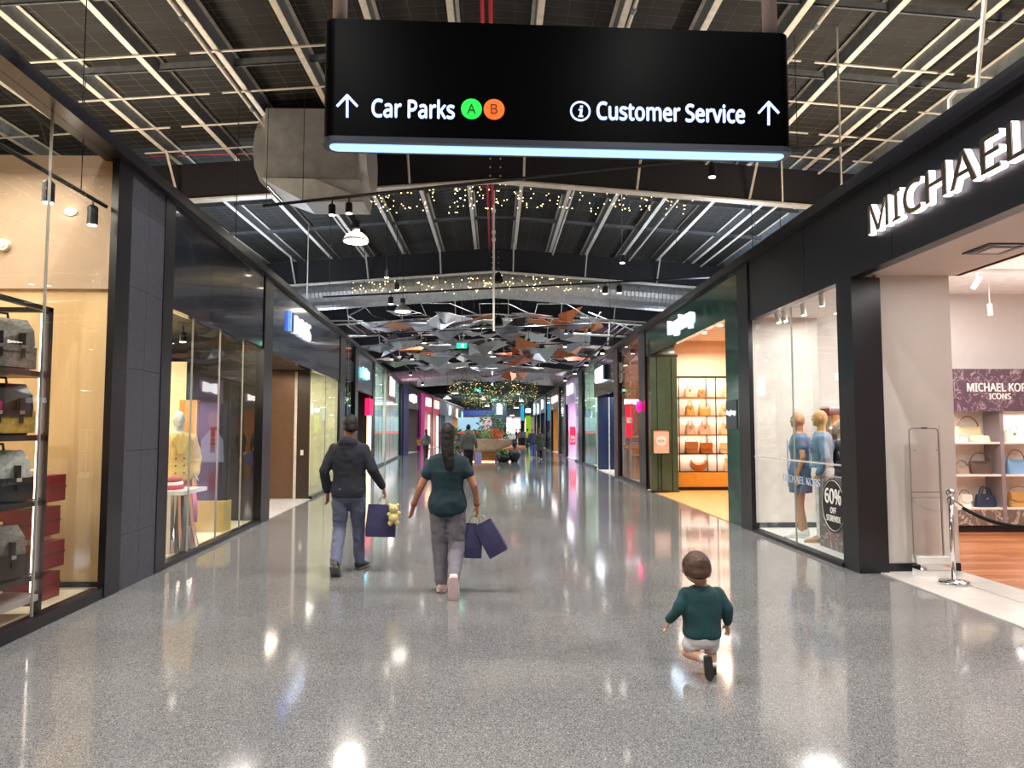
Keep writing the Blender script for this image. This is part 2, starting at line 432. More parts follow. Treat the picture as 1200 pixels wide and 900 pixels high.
# steel ends closing the hall behind the camera and over the shops
for nm, x0, x1, y0, y1 in (('wall_rear', -14, 14, -8.2, -8.0), ('wall_left_outer', -14.2, -14, -8, 112), ('wall_right_outer', 14, 14.2, -8, 112)):
    o = MB().box(x0, x1, y0, y1, 0, 8.1).build(nm, mat('dark_outer_wall', '2a2b30', .8)); skind(o, 'dark plain outer wall of the hall', 'wall')

# ================================================================== SHOP LINES
wl = struct('wall_left', (0, 0, 0), 'left line of shopfronts with dark fascias', 'wall')
wr = struct('wall_right', (0, 0, 0), 'right line of shopfronts with dark fascias', 'wall')
FT = 4.42
def lp(s, dd, z): return (LX(s) - dd, s, z)
def rp_(s, dd, z): return (RX + dd, s, z)
def slab(side, s0, s1, d0, d1, z0, z1, m, parent, name='panel'):
    P = lp if side < 0 else rp_
    b = MB()
    q = [P(s0, d0, z0), P(s1, d0, z0), P(s1, d1, z0), P(s0, d1, z0), P(s0, d0, z1), P(s1, d0, z1), P(s1, d1, z1), P(s0, d1, z1)]
    if side > 0: q = [q[0], q[3], q[2], q[1], q[4], q[7], q[6], q[5]]
    if isinstance(parent, Room): return in_room(b.hexa(q), name, m, parent)
    return b.hexa(q).build(name, m, parent)
def fascia(side, s0, s1, z0, m, n=1, z1=FT - .1):
    par = wl if side < 0 else wr
    for k in range(n):
        a = s0 + (s1 - s0) * k / n; c = s0 + (s1 - s0) * (k + 1) / n
        slab(side, a + .004, c - .004, 0, .12, z0, z1, m, par, 'fascia_panel')
def toprail(side, s0, s1):
    par = wl if side < 0 else wr
    slab(side, s0, s1, -.09, .16, FT - .1, FT - .02, m_frame, par, 'top_rail')
    slab(side, s0, s1, -.02, .14, FT - .02, FT + .08, m_black, par, 'roof_edge')
def post(side, s0, s1, z1=FT - .1, m=None, out=.02, depth=.05):
    par = wl if side < 0 else wr
    slab(side, s0, s1, -out, depth, 0, z1, m or m_frame, par, 'post')
def pane(side, s0, s1, z0, z1, parent, dd=.05):
    return slab(side, s0 + .006, s1 - .006, dd, dd + .012, z0, z1, GLASS, parent, 'pane')
for a, c in ((-8, 7.0), (7.0, 12.7), (12.7, 20.9), (20.9, 28.5), (28.5, 45), (45, 58), (58, 72), (72, 96)): toprail(-1, a, c)
for a, c in ((-8, 8.2), (8.2, 12.2), (12.2, 19.4), (19.4, 33), (33, 46), (46, 60), (60, 74)): toprail(1, a, c)
win_n = [0]
def window(side, cuts, z0, z1, label, dd=.05, mull=True, mm=None):
    win_n[0] += 1
    w_ = struct('window_%d' % win_n[0], (0, 0, 0), label, 'window')
    for i in range(len(cuts) - 1): pane(side, cuts[i], cuts[i + 1], z0, z1, w_, dd)
    if mull:
        for c in cuts[1:-1]: slab(side, c - .005, c + .005, dd - .004, dd + .018, z0, z1, mm or mat('clear_seal', '9a968e', .3), w_, 'glass_joint')
    slab(side, cuts[0], cuts[-1], dd - .06, dd + .06, 0, z0, m_frame, w_, 'sill')
    return w_
def room(side, s0, s1, depth, h, mw, name='shop', mf=None, mc=None, ends=(1, 1), d0=.14):
    """interior of one shop: back, end walls, ceiling, floor"""
    r_ = struct_room('room', (0, 0, 0), 'interior walls and ceiling of the %s' % name.replace('_', ' '), 'wall')
    slab(side, s0, s1, depth, depth + .1, 0, h, mw, r_, 'back_wall')
    if ends[0]: slab(side, s0, s0 + .06, d0, depth, 0, h, mw, r_, 'end_wall')
    if ends[1]: slab(side, s1 - .06, s1, d0, depth, 0, h, mw, r_, 'end_wall')
    slab(side, s0, s1, d0, depth, h, h + .08, mc or mw, r_, 'ceiling_panel')
    if mf: slab(side, s0, s1, d0 - .1, depth, 0, .02, mf, r_, 'floor_finish')
    return r_
def sc_light(side, s, dd, z, size, power, col, sy=None):
    p = (lp if side < 0 else rp_)(s, dd, z)
    return area('shop_light', p, size, power, col, size_y=sy)
def spot_row(side, s0, s1, n, dd, z, m=None, label='small round downlight in a shop ceiling', group='recessed shop downlights'):
    for k in range(n):
        s = s0 + (s1 - s0) * (k + .5) / n; p = (lp if side < 0 else rp_)(s, dd, z)
        t = thing('downlight', label, 'downlight', p, group=group)
        MB().lathe([(.05, -.012), (.05, 0)], p, 12).build('lens', m or m_lampw, t)
        MB().tube([(p[0] + .06 * math.cos(a), p[1] + .06 * math.sin(a), p[2] - .006) for a in np.linspace(0, 2 * math.pi, 13)[:-1]], .009, 5, closed=True).build('trim_ring', m_white, t)

# ---- LEFT 0 : tall corner window with backpacks (open above)
slab(-1, -8, 1.0, 0, .2, 0, FT - .1, m_fascia, wl, 'blank_panel')
window(-1, [1.0, 3.5, 5.96, 7.0], .1, 4.32, 'tall frameless display window of the first left shop')
r0 = struct_room('wall_first_left_shop', (0, 0, 0), 'tan walls and pale display platform of the first left shop', 'wall')
B('side_wall', m_tan, r0, -8.2, -3.86, 7.14, 7.3, 0, 3.02)
B('bulkhead', m_taupe, r0, -8.2, -3.86, 7.10, 7.3, 3.02, 4.38)
B('back_wall', m_tan, r0, -8.3, -8.2, 1.0, 7.3, 0, 4.38)
B('side_wall', m_tan, r0, -8.2, -3.6, .8, .95, 0, 4.38)
B('display_platform', m_beige, r0, -8.2, -3.82, 1.0, 7.14, 0, .08)
B('skirting', m_black, r0, -8.2, -3.86, 7.12, 7.14, .08, .13)
for loc, sz, pw, sy in (((-4.6, 5.6, 4.2), .8, 46, 2.2), ((-6.2, 5.0, 4.2), 1.5, 60, 2.5)): area('shop_light', loc, sz, pw, (1, .86, .68), size_y=sy)
# ---- pillar between
post(-1, 7.0, 7.3); post(-1, 8.14, 8.42)
k = 0
for z0, z1 in ((0, .55), (.55, 1.4), (1.4, 2.25), (2.25, 3.1), (3.1, 3.95), (3.95, 4.32)):
    for a, c in ((7.3, 7.72), (7.72, 8.14)):
        slab(-1, a + .002, c - .002, -.01, .2, z0 + .002, z1 - .002, m_stone, wl, 'stone_tile')
# ---- LEFT 1 : window of the menswear shop
fascia(-1, 8.42, 12.4, 3.05, m_navyfascia, 3)
window(-1, [8.42, 9.27, 10.33, 11.44, 12.4], .06, 3.05, 'four pane display window under the plain navy fascia')
post(-1, 12.4, 12.95)
m_dark = mat('dark_shop_wall', '1d1c20', .5)
r1 = struct_room('wall_second_left_shop', (0, 0, 0), 'cream and black interior of the second left shop', 'wall')
B('partition', m_cream, r1, -10.5, -3.95, 8.2, 8.3, 0, 4.3)
B('back_wall', mat('cream_back_wall', 'f0e3bd', .6), r1, -10.6, -10.5, 8.3, 17.6, 0, 3.5)
B('back_wall', m_dark, r1, -10.6, -10.5, 17.6, 22.2, 0, 3.5)
B('cross_wall', mat('cream_back_wall', 'f0e3bd'), r1, -10.5, -6.05, 14.6, 14.7, 0, 3.0)
B('far_wall', m_dark, r1, -10.5, -4.7, 22.1, 22.2, 0, 3.5)
B('ceiling_panel', m_dark, r1, -10.5, -4.1, 8.3, 12.5, 3.5, 3.6)
B('ceiling_panel', m_dark, r1, -10.5, -4.66, 12.5, 22.2, 3.5, 3.6)
B('floor_finish', m_beige, r1, -10.5, -4.1, 8.3, 12.6, 0, .03)
B('floor_finish', m_beige, r1, -10.5, -5.45, 12.6, 22.1, 0, .03)
area('shop_light', (-5.0, 9.6, 3.4), .8, 62, (1, .86, .62), size_y=1.8)
area('shop_light', (-7.6, 12.2, 3.4), 1.5, 170, (1, .88, .64), size_y=2.5)
area('shop_light', (-7.4, 19.5, 3.4), 1.5, 24, (1, .9, .75), size_y=2.5)
# ---- LEFT 2 : recessed entry with brown sliding panels, lit four letter sign
fascia(-1, 12.95, 20.5, 3.0, m_navyfascia, 2)
m_brown = mat('brown_metal_panel', '6b5140', .35, .25, var=.06)
e_ = struct('door_1', (0, 0, 0), 'brown sliding panels at the far side of the recessed left entry', 'door')
B('door_panel', m_brown, e_, -5.22, -4.66, 16.6, 16.68, .02, 2.96)
B('door_panel', mat('dark_brown_panel', '33261f', .35), e_, -4.6, -4.32, 16.6, 16.68, .02, 2.96)
B('metal_strip', m_galv, e_, -4.66, -4.6, 16.58, 16.68, .02, 2.96)
B('door_panel', m_brown, e_, -5.8, -5.24, 16.6, 16.68, .02, 2.96)
B('switch_plate', m_white, e_, -4.5, -4.44, 16.57, 16.6, 1.02, 1.14)
B('head_track', m_frame, e_, -5.9, -4.3, 16.5, 16.7, 2.96, 3.04)
slab(-1, 12.95, 16.6, .12, 1.5, 2.99, 3.05, mat('brown_soffit', '4a3a30', .4), wl, 'soffit')
B('jamb', m_frame, e_, -5.45, -4.1, 12.62, 12.8, 0, 3.0)
slab(-1, 12.95, 16.6, 0, 1.45, 0, .012, mat('pale_entry_tile', 'b9b6b6', .25), wl, 'entry_tile')
area('shop_light', (-4.9, 15.2, 2.9), .5, 22, (1, .8, .6), size_y=1)
# ---- LEFT 3 : pale window after the entry
window(-1, [16.75, 18.6, 20.4], .06, 3.0, 'pale glass window right after the recessed left entry')
B('partition', mat('olive_cream', 'e8e2b8'), r1, -7.2, -4.52, 20.5, 20.6, 0, 3.4)
area('shop_light', (-5.3, 18.8, 3.2), .8, 50, (1, .95, .75), size_y=2)
post(-1, 20.4, 21.3)
# ---- generic bays
def bay(side, s0, s1, name, kind='glass', fm=None, zo=3.0, wallc='e9e6e2', light=40, lc=NEUT, sign=None, depth=3.2, floorc=None, cuts=None, posts=True, fz=None, rec=0.8):
    h = zo + .2
    mw = mat('wall_' + wallc, wallc, .6)
    if fm is not None: fascia(side, s0, s1, zo, fm, 1)
    if kind == 'glass':
        window(side, cuts or [s0, (s0 + s1) / 2, s1], .08, zo if fm is not None else FT - .1, 'display window of the %s' % name.replace('_', ' '))
        if fm is None: h = FT - .12
    room(side, s0, s1, depth, h, mw, name, mf=mat('floor_' + (floorc or 'c9c2b6'), floorc or 'c9c2b6', .3))
    if light: sc_light(side, (s0 + s1) / 2, depth * .5, h - .06, 1.2, light, lc, sy=(s1 - s0) * .6)
    if sign: shop_sign(side, *sign)
def shop_sign(side, s, z, width, height, text, col, label, es=3, base=None, basem=None, group=None):
    P = (lp if side < 0 else rp_)(s, -.0, z)
    t = thing('shop_sign', label, 'sign', P, group=group)
    right = (LX(s + .5) - LX(s - .5), 1, 0) if side < 0 else (0, -1, 0)
    nrm = Vector((1, 0, 0)) * (1 if side < 0 else -1)
    if base:
        slab(side, s - base[0] / 2, s + base[0] / 2, -.05, .0, z - base[1] / 2, z + base[1] / 2, basem, t, 'backing_panel')
    if text is None:                      # too blurred to read: lit shapes without letters
        n = max(2, int(width / height * 1.3)); rr = random.Random(int(s * 10))
        for k in range(n):
            a = s - width / 2 + width * k / n; hh = height * rr.uniform(.6, 1)
            slab(side, a + width * .04 / n, a + width * .96 / n, -.07, -.05, z - hh / 2, z + hh / 2, glow('sign_' + col + '_%d' % int(es * 10), col, es), t, 'lit_shape')
        return t
    lettering(text, Vector(P) + nrm * (.055 if base else .005), right, (0, 0, 1), width, height, .05, glow('sign_' + col + '_%d' % int(es * 10), col, es), None, t, bold=.01)
    return t
m_greyf = mat('grey_fascia', '50525c', .3); m_lilac = mat('lilac_fascia', 'b9a4c4', .5); m_redf = glow('red_lit_fascia', 'a81040', .3)
m_pinkcol = glow('magenta_lit_column', '98206a', .3); m_purcol = glow('violet_lit_column', '2c2258', .12)
bay(-1, 21.3, 23.4, 'third_left_shop', 'glass', None, wallc='232229', light=10, lc=COOL)
post(-1, 23.4, 24.1)
bay(-1, 24.1, 28.2, 'fourth_left_shop', 'open', m_greyf, 2.95, '1c1a1e', light=6)
shop_sign(-1, 25.8, 3.62, 1.9, .42, None, '7fe6ff', 'cyan lit lettering on the grey left fascia', 2.7)
b_ = thing('light_box', 'tall narrow light box under a pink lit panel in a left doorway', 'light box', lp(27.8, .05, 0))
slab(-1, 27.55, 28.0, .0, .12, 0, 2.15, glow('warm_box', 'ffdcb8', 1.3), b_, 'lit_panel')
slab(-1, 27.1, 28.15, -.03, .14, 2.15, 2.8, glow('pink_panel', 'e01450', 1.0), b_, 'pink_panel')
post(-1, 28.2, 29.0)
bay(-1, 29.0, 33.2, 'fifth_left_shop', 'glass', None, wallc='cfe0d6', light=120, lc=(.85, 1, .95))
post(-1, 33.2, 33.5, m=m_galv)
bay(-1, 33.5, 39.0, 'sixth_left_shop', 'glass', mat('tan_lit_fascia', 'c9ab9a', .5), 3.05, 'f0ece8', light=110)
t = shop_sign(-1, 36.2, 3.75, 2.6, 1.0, None, 'ffffff', 'white lit script sign on a pale panel, left side', 2.3, base=(3.8, 1.15), basem=mat('sign_panel_tan', 'b89e92', .5))
bay(-1, 39.0, 42.4, 'seventh_left_shop', 'glass', None, wallc='cfe0d6', light=90, lc=(.85, 1, .95))
post(-1, 42.4, 43.2)
slab(-1, 43.2, 46.2, -.1, .2, 0, FT - .1, m_purcol, wl, 'lit_column')
bay(-1, 46.2, 51.6, 'eighth_left_shop', 'open', mat('dark_red_fascia', '4a1a2a', .4), 3.0, '6b645f', light=30)
shop_sign(-1, 48.6, 3.72, 3.0, .6, None, 'ffffff', 'white lit sign above the dark left shop before the magenta column', 3.0)
post(-1, 51.6, 52.2); slab(-1, 52.2, 54.2, -.1, .2, 0, FT - .1, m_pinkcol, wl, 'lit_column')
for s0, s1, nm in ((54.4, 59.4, 'ninth_left_shop'), (60, 65.6, 'tenth_left_shop')):
    post(-1, s0 - .2, s0)
    bay(-1, s0, s1, nm, 'open', m_redf, 3.0, 'c08f88', light=60, lc=(1, .8, .75))
    c_ = (s0 + s1) / 2
    t = thing('shop_sign', 'pale yellow lit box sign on the %s red fascia of the left line' % ('nearer' if s0 < 58 else 'farther'), 'sign', lp(c_, 0, 3.75))
    slab(-1, c_ - 1.4, c_ + 1.4, -.1, 0, 3.45, 4.1, glow('yellow_box', 'ffd9a0', 1.5), t, 'lit_box')
    t = thing('light_strip', 'upright white light strip in the %s red fronted shop doorway' % ('nearer' if s0 < 58 else 'farther'), 'light', lp(s1 - .9, .1, 0))
    slab(-1, s1 - 1.5, s1 - .7, .05, .12, .1, 2.8, glow('strip_white', 'fff1ea', 2.2), t, 'tube')
post(-1, 65.6, 66.2)
bay(-1, 66.2, 72, 'eleventh_left_shop', 'open', m_lilac, 3.0, '8a8f98', light=40, lc=COOL)
bay(-1, 72, 80, 'twelfth_left_shop', 'open', m_greyf, 3.0, 'cfd4da', light=60, lc=COOL)
shop_sign(-1, 75.5, 3.6, 2.0, 1.0, None, 'dff2ff', 'pale blue lit sign on the grey far left fascia', 2.3)
bay(-1, 80, 88, 'thirteenth_left_shop', 'open', mat('brown_fascia', '5b4638', .5), 3.0, 'd7b08a', light=60, lc=WARM)
shop_sign(-1, 84, 3.5, 2.2, 1.4, None, 'ffe28a', 'round yellow lit sign near the far left end', 2.7)
bay(-1, 88, 96, 'fourteenth_left_shop', 'open', mat('navy_far_fascia', '16324a', .5), 3.0, '243a4c', light=20, lc=COOL)
shop_sign(-1, 92, 3.2, 1.6, 1.6, None, '7ad8ff', 'upright cyan lit sign on the last left fascia', 1.9)

# ---- RIGHT 0 : first shop (entrance and window)
slab(1, -8, 3.0, 0, .2, 0, FT - .1, m_fascia, wr, 'blank_panel')
fascia(1, 3.0, 11.25, 3.37, m_fascia, 4)
m_mkwall = mat('greige_wall', 'cdc6c0', .6, var=.02)
rm = struct_room('wall_first_right_shop', (0, 0, 0), 'greige walls and soffits of the first right shop', 'wall')
B('corner_post', m_frame, rm, 4.1, 4.44, 7.98, 8.34, 0, 3.37)
B('corner_post', m_frame, rm, 4.08, 4.3, 2.8, 3.0, 0, 3.37)
B('return_wall', m_mkwall, rm, 4.44, 5.3, 8.06, 8.28, 0, 3.42)
B('skirting', m_black, rm, 4.44, 5.3, 8.04, 8.06, 0, .1)
B('soffit', m_mkwall, rm, 4.22, 5.42, 3.0, 8.06, 3.41, 3.5)
B('soffit_trim', m_galvd, rm, 4.22, 4.27, 3.0, 8.06, 3.38, 3.41)
B('soffit_edge', m_mkwall, rm, 5.36, 5.44, 3.0, 8.06, 3.41, 3.9)
B('ceiling_panel', mat('shop_ceiling', 'f0edea', .6), rm, 5.3, 12.5, 3.0, 11.5, 3.85, 3.95)
B('ceiling_panel', mat('shop_ceiling', 'f0edea'), rm, 4.2, 5.3, 8.28, 11.4, 3.42, 3.5)
B('back_wall', m_mkwall, rm, 4.16, 12.5, 11.4, 11.5, 0, 3.9)
B('window_end_wall', mat('pale_window_wall', 'd8d0c8', .6), rm, 4.16, 5.22, 11.28, 11.4, 0, 3.5)
B('skirting', m_black, rm, 4.16, 5.22, 11.26, 11.28, .05, .14)
B('side_wall', m_mkwall, rm, 12.4, 12.5, 3.0, 11.4, 0, 3.9)
B('near_wall', m_mkwall, rm, 4.3, 12.5, 2.9, 3.0, 0, 3.9)
# light tile threshold in two strips with an open joint, then timber planks
m_thr = mat('pale_threshold_tile', 'bfbab5', .22, var=.05)
fr = struct('floor_first_right_shop', (0, 0, 0), 'pale tile threshold and timber planks of the first right shop', 'floor')
MB().hexa([(4.26, 3, 0), (4.86, 3, 0), (4.90, 8.04, 0), (4.34, 8.04, 0), (4.26, 3, .012), (4.86, 3, .012), (4.90, 8.04, .012), (4.34, 8.04, .012)]).build('threshold_tile', m_thr, fr)
MB().hexa([(4.875, 3, 0), (5.30, 3, 0), (5.30, 8.04, 0), (4.915, 8.04, 0), (4.875, 3, .012), (5.30, 3, .012), (5.30, 8.04, .012), (4.915, 8.04, .012)]).build('threshold_tile', m_thr, fr)
pm = [mat('timber_plank_%s' % c, c, .3, var=.2, scale=4, stretch=(1, 12, 1)) for c in ('a8673f', 'b5744a', '9c5d38')]
y = 3.0; r = 0
while y < 11.3:
    x = 5.3 - (r % 3) * .4 if False else 5.3
    first = .6 + (r * .47) % 1.2
    while x < 12.3:
        x2 = min(12.4, x + first); first = 1.8
        if x < 9.5 or x2 > 12: MB().box(x + .002, x2 - .002, y + .002, y + .158, 0, .012).build('plank', pm[(r * 7 + int(x * 3)) % 3], fr)
        else: MB().box(x + .002, x2 - .002, y + .002, y + .158, 0, .012).build('plank', pm[(r + int(x)) % 3], fr)
        x = x2
    y += .16; r += 1
B('display_platform', mat('white_platform', 'e4e1de', .4), rm, 4.2, 5.3, 8.36, 11.28, 0, .06)
window(1, [8.34, 9.75, 11.2], .05, 3.33, 'display window with two mannequins in the first right shop', dd=.04)
w_ = MB(); slab(1, 8.34, 11.2, .02, .03, 1.18, 1.2, m_galv, wr, 'window_rail')
for loc, sz, pw, sy in (((4.8, 9.8, 3.35), .5, 30, 2.2), ((6.6, 9.6, 3.8), 1.2, 50, 2.5), ((8.3, 7.2, 3.8), 2.5, 125, 3.5), ((4.85, 6.0, 3.36), .5, 16, 3)): area('shop_light', loc, sz, pw, (1, .965, .93), size_y=sy)
post(1, 11.25, 11.75)
area('shop_ceiling_fill', (8.2, 9.0, 2.75), 3, 22, (1, .96, .92), down=False, size_y=2)  # added fill in mid-air, brightens the shop ceiling
# ---- RIGHT 1 : green marble shop
fascia(1, 11.75, 19.15, 3.58, m_greenm, 3)
slab(1, 11.78, 12.45, 0, .35, 0, 3.58, m_greenm, wr, 'marble_pier')
rg = struct_room('wall_second_right_shop', (0, 0, 0), 'rose and cream interior of the green marble fronted shop', 'wall')
m_rose = mat('rose_wall', 'ecc9b0', .6, var=.03)
B('back_wall', m_rose, rg, 4.75, 9.0, 19.1, 19.2, 0, 4.2)
B('side_wall', m_rose, rg, 9.0, 9.1, 11.8, 19.2, 0, 4.2)
B('partition', m_rose, rg, 4.45, 9.0, 11.7, 11.76, 0, 4.2)
B('ceiling_panel', mat('rose_ceiling', 'f2dccb', .6), rg, 4.22, 9.0, 11.8, 19.1, 4.02, 4.1)
B('floor_finish', wood('honey_timber', 'd9a765', .25, axis='X'), rg, 4.1, 9.0, 12.45, 19.1, 0, .012)
g_ = thing('folding_door', 'green folded shopfront doors stacked beside the lit handbag shelves', 'door', (4.36, 18.25, 0))
m_gdoor = mat('green_lacquer', '3c5344', .25, var=.1, coat=.3)
for x0, x1 in ((4.02, 4.18), (4.2, 4.56), (4.58, 4.72)): B('door_leaf', m_gdoor, g_, x0, x1, 18.22, 18.32, .03, 3.5)
B('head_rail', m_black, g_, 4.0, 4.74, 18.2, 18.34, 3.5, 3.56); B('floor_track', m_black, g_, 4.0, 4.74, 18.15, 18.3, 0, .03)
B('partition', m_greenm, rg, 4.1, 4.76, 18.6, 18.7, 0, 4.0)
area('shop_light', (5.9, 16.2, 3.95), 1.4, 85, (1, .80, .60), size_y=3)
area('shop_light', (5.5, 18.3, 3.7), 1.6, 30, (1, .85, .7), size_y=.3)
tr = struct('trim_1', (0, 0, 0), 'thin black ceiling track inside the green marble shop', 'trim')
MB().box(4.95, 4.98, 12.4, 19.0, 3.93, 3.97).build('track', m_black, tr)
# ---- RIGHT 2..
post(1, 19.15, 20.0)
bay(1, 20.0, 23.5, 'third_right_shop', 'glass', None, wallc='b08a74', light=70, lc=(1, .85, .8), cuts=[20.0, 21.6, 23.5])
post(1, 23.5, 24.2, m=mat('brown_post', '33211f', .35))
bay(1, 24.2, 29.2, 'fourth_right_shop', 'open', mat('plum_gloss_fascia', '3a3040', .2, coat=.3), 2.92, '22294a', light=55, lc=COOL, depth=2.4)
bay(1, 29.2, 33.2, 'fifth_right_shop', 'glass', None, wallc='b9cdbd', light=100, lc=(.85, 1, .95))
post(1, 33.2, 34.6)
bay(1, 34.6, 36.4, 'sixth_right_shop', 'glass', None, wallc='cfd9dd', light=40, lc=COOL, cuts=[34.6, 36.4])
bay(1, 36.4, 41.0, 'seventh_right_shop', 'open', m_lilac, 3.05, 'dcc6e0', light=110, lc=(1, .9, 1))
shop_sign(1, 38.3, 3.78, 2.6, .6, None, 'ffffff', 'white lit sign on the lilac right fascia', 2.7)
post(1, 41.0, 42.2)
bay(1, 42.2, 45.0, 'eighth_right_shop', 'glass', None, wallc='6e6a70', light=30, cuts=[42.2, 45])
post(1, 45, 45.8)
bay(1, 45.8, 51.5, 'ninth_right_shop', 'open', mat('rosy_brown_fascia', '7a625e', .4), 3.0, 'b8863f', light=80, lc=WARM)
shop_sign(1, 48.4, 3.65, 4.0, .5, None, 'fff2f0', 'white lit lettering on the rosy brown right fascia', 2.7)
post(1, 51.5, 52.5)
bay(1, 52.5, 57, 'tenth_right_shop', 'glass', None, wallc='545a66', light=50, lc=COOL, cuts=[52.5, 57])
post(1, 57, 58)
bay(1, 58, 63, 'eleventh_right_shop', 'open', mat('navy_far_fascia', '16324a'), 3.0, '2a2c3c', light=30, lc=COOL)
shop_sign(1, 60.5, 3.75, 1.9, 1.0, None, 'e8f6ff', 'square white lit sign high on the dark far right fascia', 2.7)
post(1, 63, 64)
bay(1, 64, 69, 'twelfth_right_shop', 'open', mat('navy_far_fascia', '16324a'), 3.0, '3c4250', light=30, lc=COOL)
shop_sign(1, 66.6, 3.55, 1.6, 1.0, None, 'e8f6ff', 'small white lit sign beyond the square one, far right', 2.7)
post(1, 69, 70)
bay(1, 70, 76, 'thirteenth_right_shop', 'open', mat('teal_far_fascia', '1d6f86', .4), 3.0, '49505a', light=30, lc=COOL)
shop_sign(1, 73, 3.7, 1.8, 1.3, None, 'aef0ff', 'pale teal lit sign on the last right fascia', 2.3)
c_ = thing('lit_column', 'lime green lit column at the far right end of the shop line', 'column', (3.4, 72, 0))
B('shaft', glow('lime_lit', '8cc010', .5), c_, 3.15, 3.62, 72, 72.3, .12, 3.0); B('head', m_galvd, c_, 3.1, 3.66, 71.95, 72.35, 3.0, 4.4); B('foot', m_black, c_, 3.12, 3.65, 71.97, 72.32, 0, .12)
B('head_sign', glow('pale_sign', 'dff4ff', 3), c_, 3.12, 3.62, 71.9, 71.95, 3.3, 3.7)
c_ = thing('sign_blade', 'upright cyan lit blade sign left of the lime column', 'sign', (2.8, 72.5, 0))
B('blade', glow('cyan_blade', '1898c0', .8), c_, 2.62, 2.98, 72.5, 72.6, 2.5, 4.2); B('pole', m_black, c_, 2.62, 3.05, 72.6, 72.75, 0, 4.2)

# ================================================================== FAR END OF THE HALL
far = struct('wall_far', (0, 0, 0), 'bright shop and food hall fronts closing the far end', 'wall')
B('wall_panel', mat('far_grey', '9aa0a6', .6), far, -14, 14, 110, 110.2, 0, 7)
B('roof_lining', m_deck, far, -14, 14, 70, 110, 6.4, 6.5)
for x, c, wd in ((-5, 'b9c4d8', 3), (-1.8, 'e3c0c4', 2.6), (1.2, 'd8e2ea', 2.6), (4.6, 'e8d2c8', 3.6)):
    B('shopfront', mat('far_' + c, c, .5), far, x - wd / 2, x + wd / 2, 104, 104.3, .1, 3.4)
for yy in (80, 88, 96, 103): area('food_hall_light', (0, yy, 5.2), 7, 260, (.95, .97, 1), size_y=4)
for yy in (76, 84): MB().box(-9, 9, yy, yy + .3, 5.0, 5.4).build('cross_beam', mat('pale_beam', 'b9c4cc', .5), far)
c_ = thing('far_column', 'blue grey square column with a white lit sign at the far centre', 'column', (.4, 80, 0))
B('shaft', mat('blue_grey', '5a7080', .5), c_, -.35, 1.3, 80, 80.8, 0, 5.0); B('sign_face', glow('col_sign', 'eaf8ff', 2), c_, .2, .8, 79.9, 80, 3.3, 4.5)
c_ = thing('far_screen', 'wide blue lit screen in the food hall behind the grey hooded man', 'screen', (-2.6, 84, 0))
B('screen_face', glow('blue_screen', '8fb6cc', .5), c_, -4.4, -1.5, 84, 84.1, 1.4, 3.0); B('red_band', glow('red_band', 'c83048', 1.0), c_, -4.4, -1.5, 83.95, 84, 1.1, 1.38); B('counter_base', mat('far_counter', '37405a', .5), c_, -4.5, -1.4, 84, 84.6, 0, 1.1)
c_ = thing('far_blue_sign', 'deep blue lit sign band over the far food counters', 'sign', (-1, 90, 3.4))
B('lit_band', glow('deep_blue', '2a3f80', .3), c_, -4, .2, 90, 90.1, 3.3, 4.0)
c_ = thing('far_kiosk', 'low white food kiosk with pink canopy at the far end', 'kiosk', (2.2, 92, 0))
B('counter_base', m_white, c_, .8, 4.0, 92, 93, 0, 1.1); B('canopy', glow('pink_canopy', 'e8b8c0', .8), c_, .6, 4.2, 91.9, 93, 2.4, 3.0); B('back_panel', glow('bright_back', 'fff0ea', 1.2), c_, .8, 4.0, 93, 93.1, 1.1, 2.4)
# ================================================================== HANGING DIRECTION SIGN
m_signb = mat('sign_black', '020204', .3, var=.05, spec=.05); m_signt = glow('sign_text', 'b4ccff', .72)
LBp = Vector((-.955, 3.82, 3.2)); RBp = Vector((1.705, 3.91, 3.2))
sg = thing('direction_sign', 'wide black hanging sign with white arrows, car park and customer service lettering', 'sign', tuple((LBp + RBp) / 2))
rt = (RBp - LBp).normalized(); nf = Vector((rt.y, -rt.x, 0)).normalized()      # nf points to the camera
if nf.y > 0: nf = -nf
HS = .70; TH = .16; LS = (RBp - LBp).length
def sp(u, n, z): return tuple(LBp + rt * u - nf * n + Vector((0, 0, z)))
def rounded(u0, u1, n0, n1, r, z, k=5):
    pts = []
    for cu, cn, a0 in ((u1 - r, n0 + r, -90), (u1 - r, n1 - r, 0), (u0 + r, n1 - r, 90), (u0 + r, n0 + r, 180)):
        for i in range(k + 1):
            a = math.radians(a0 + 90 * i / k); pts.append(sp(cu + r * math.cos(a), cn + r * math.sin(a), z))
    return pts
sharp(MB().rings([rounded(0, LS, 0, TH, .07, .012), rounded(0, LS, 0, TH, .07, HS)]).build('housing', m_signb, sg, smooth=True))
MB().rings([rounded(-.006, LS + .006, -.006, TH + .006, .074, 0), rounded(-.006, LS + .006, -.006, TH + .006, .074, .03)]).build('bottom_rim', mat('rim_alu', '3c414c', .3, .3), sg)
MB().rings([rounded(.03, LS - .03, .03, TH - .03, .045, -.006), rounded(.03, LS - .03, .03, TH - .03, .045, .0)]).build('light_panel', glow('sign_light', 'a6d0ff', .8), sg)
for u in (.075, LS - .09):
    p = Vector(sp(u, TH / 2, HS)); MB().tube([p, (p.x, p.y, roofz(p.x, 8.06))], .042, 14).build('suspension_tube', mat('tube_pinkwhite', 'd8c2bc', .45), sg, smooth=True)
def onsign(px, py):                       # pixel to point on the front face
    dd_ = ray(px, py); t_ = (LBp - _C).dot(nf) / dd_.dot(nf); return _C + dd_ * t_
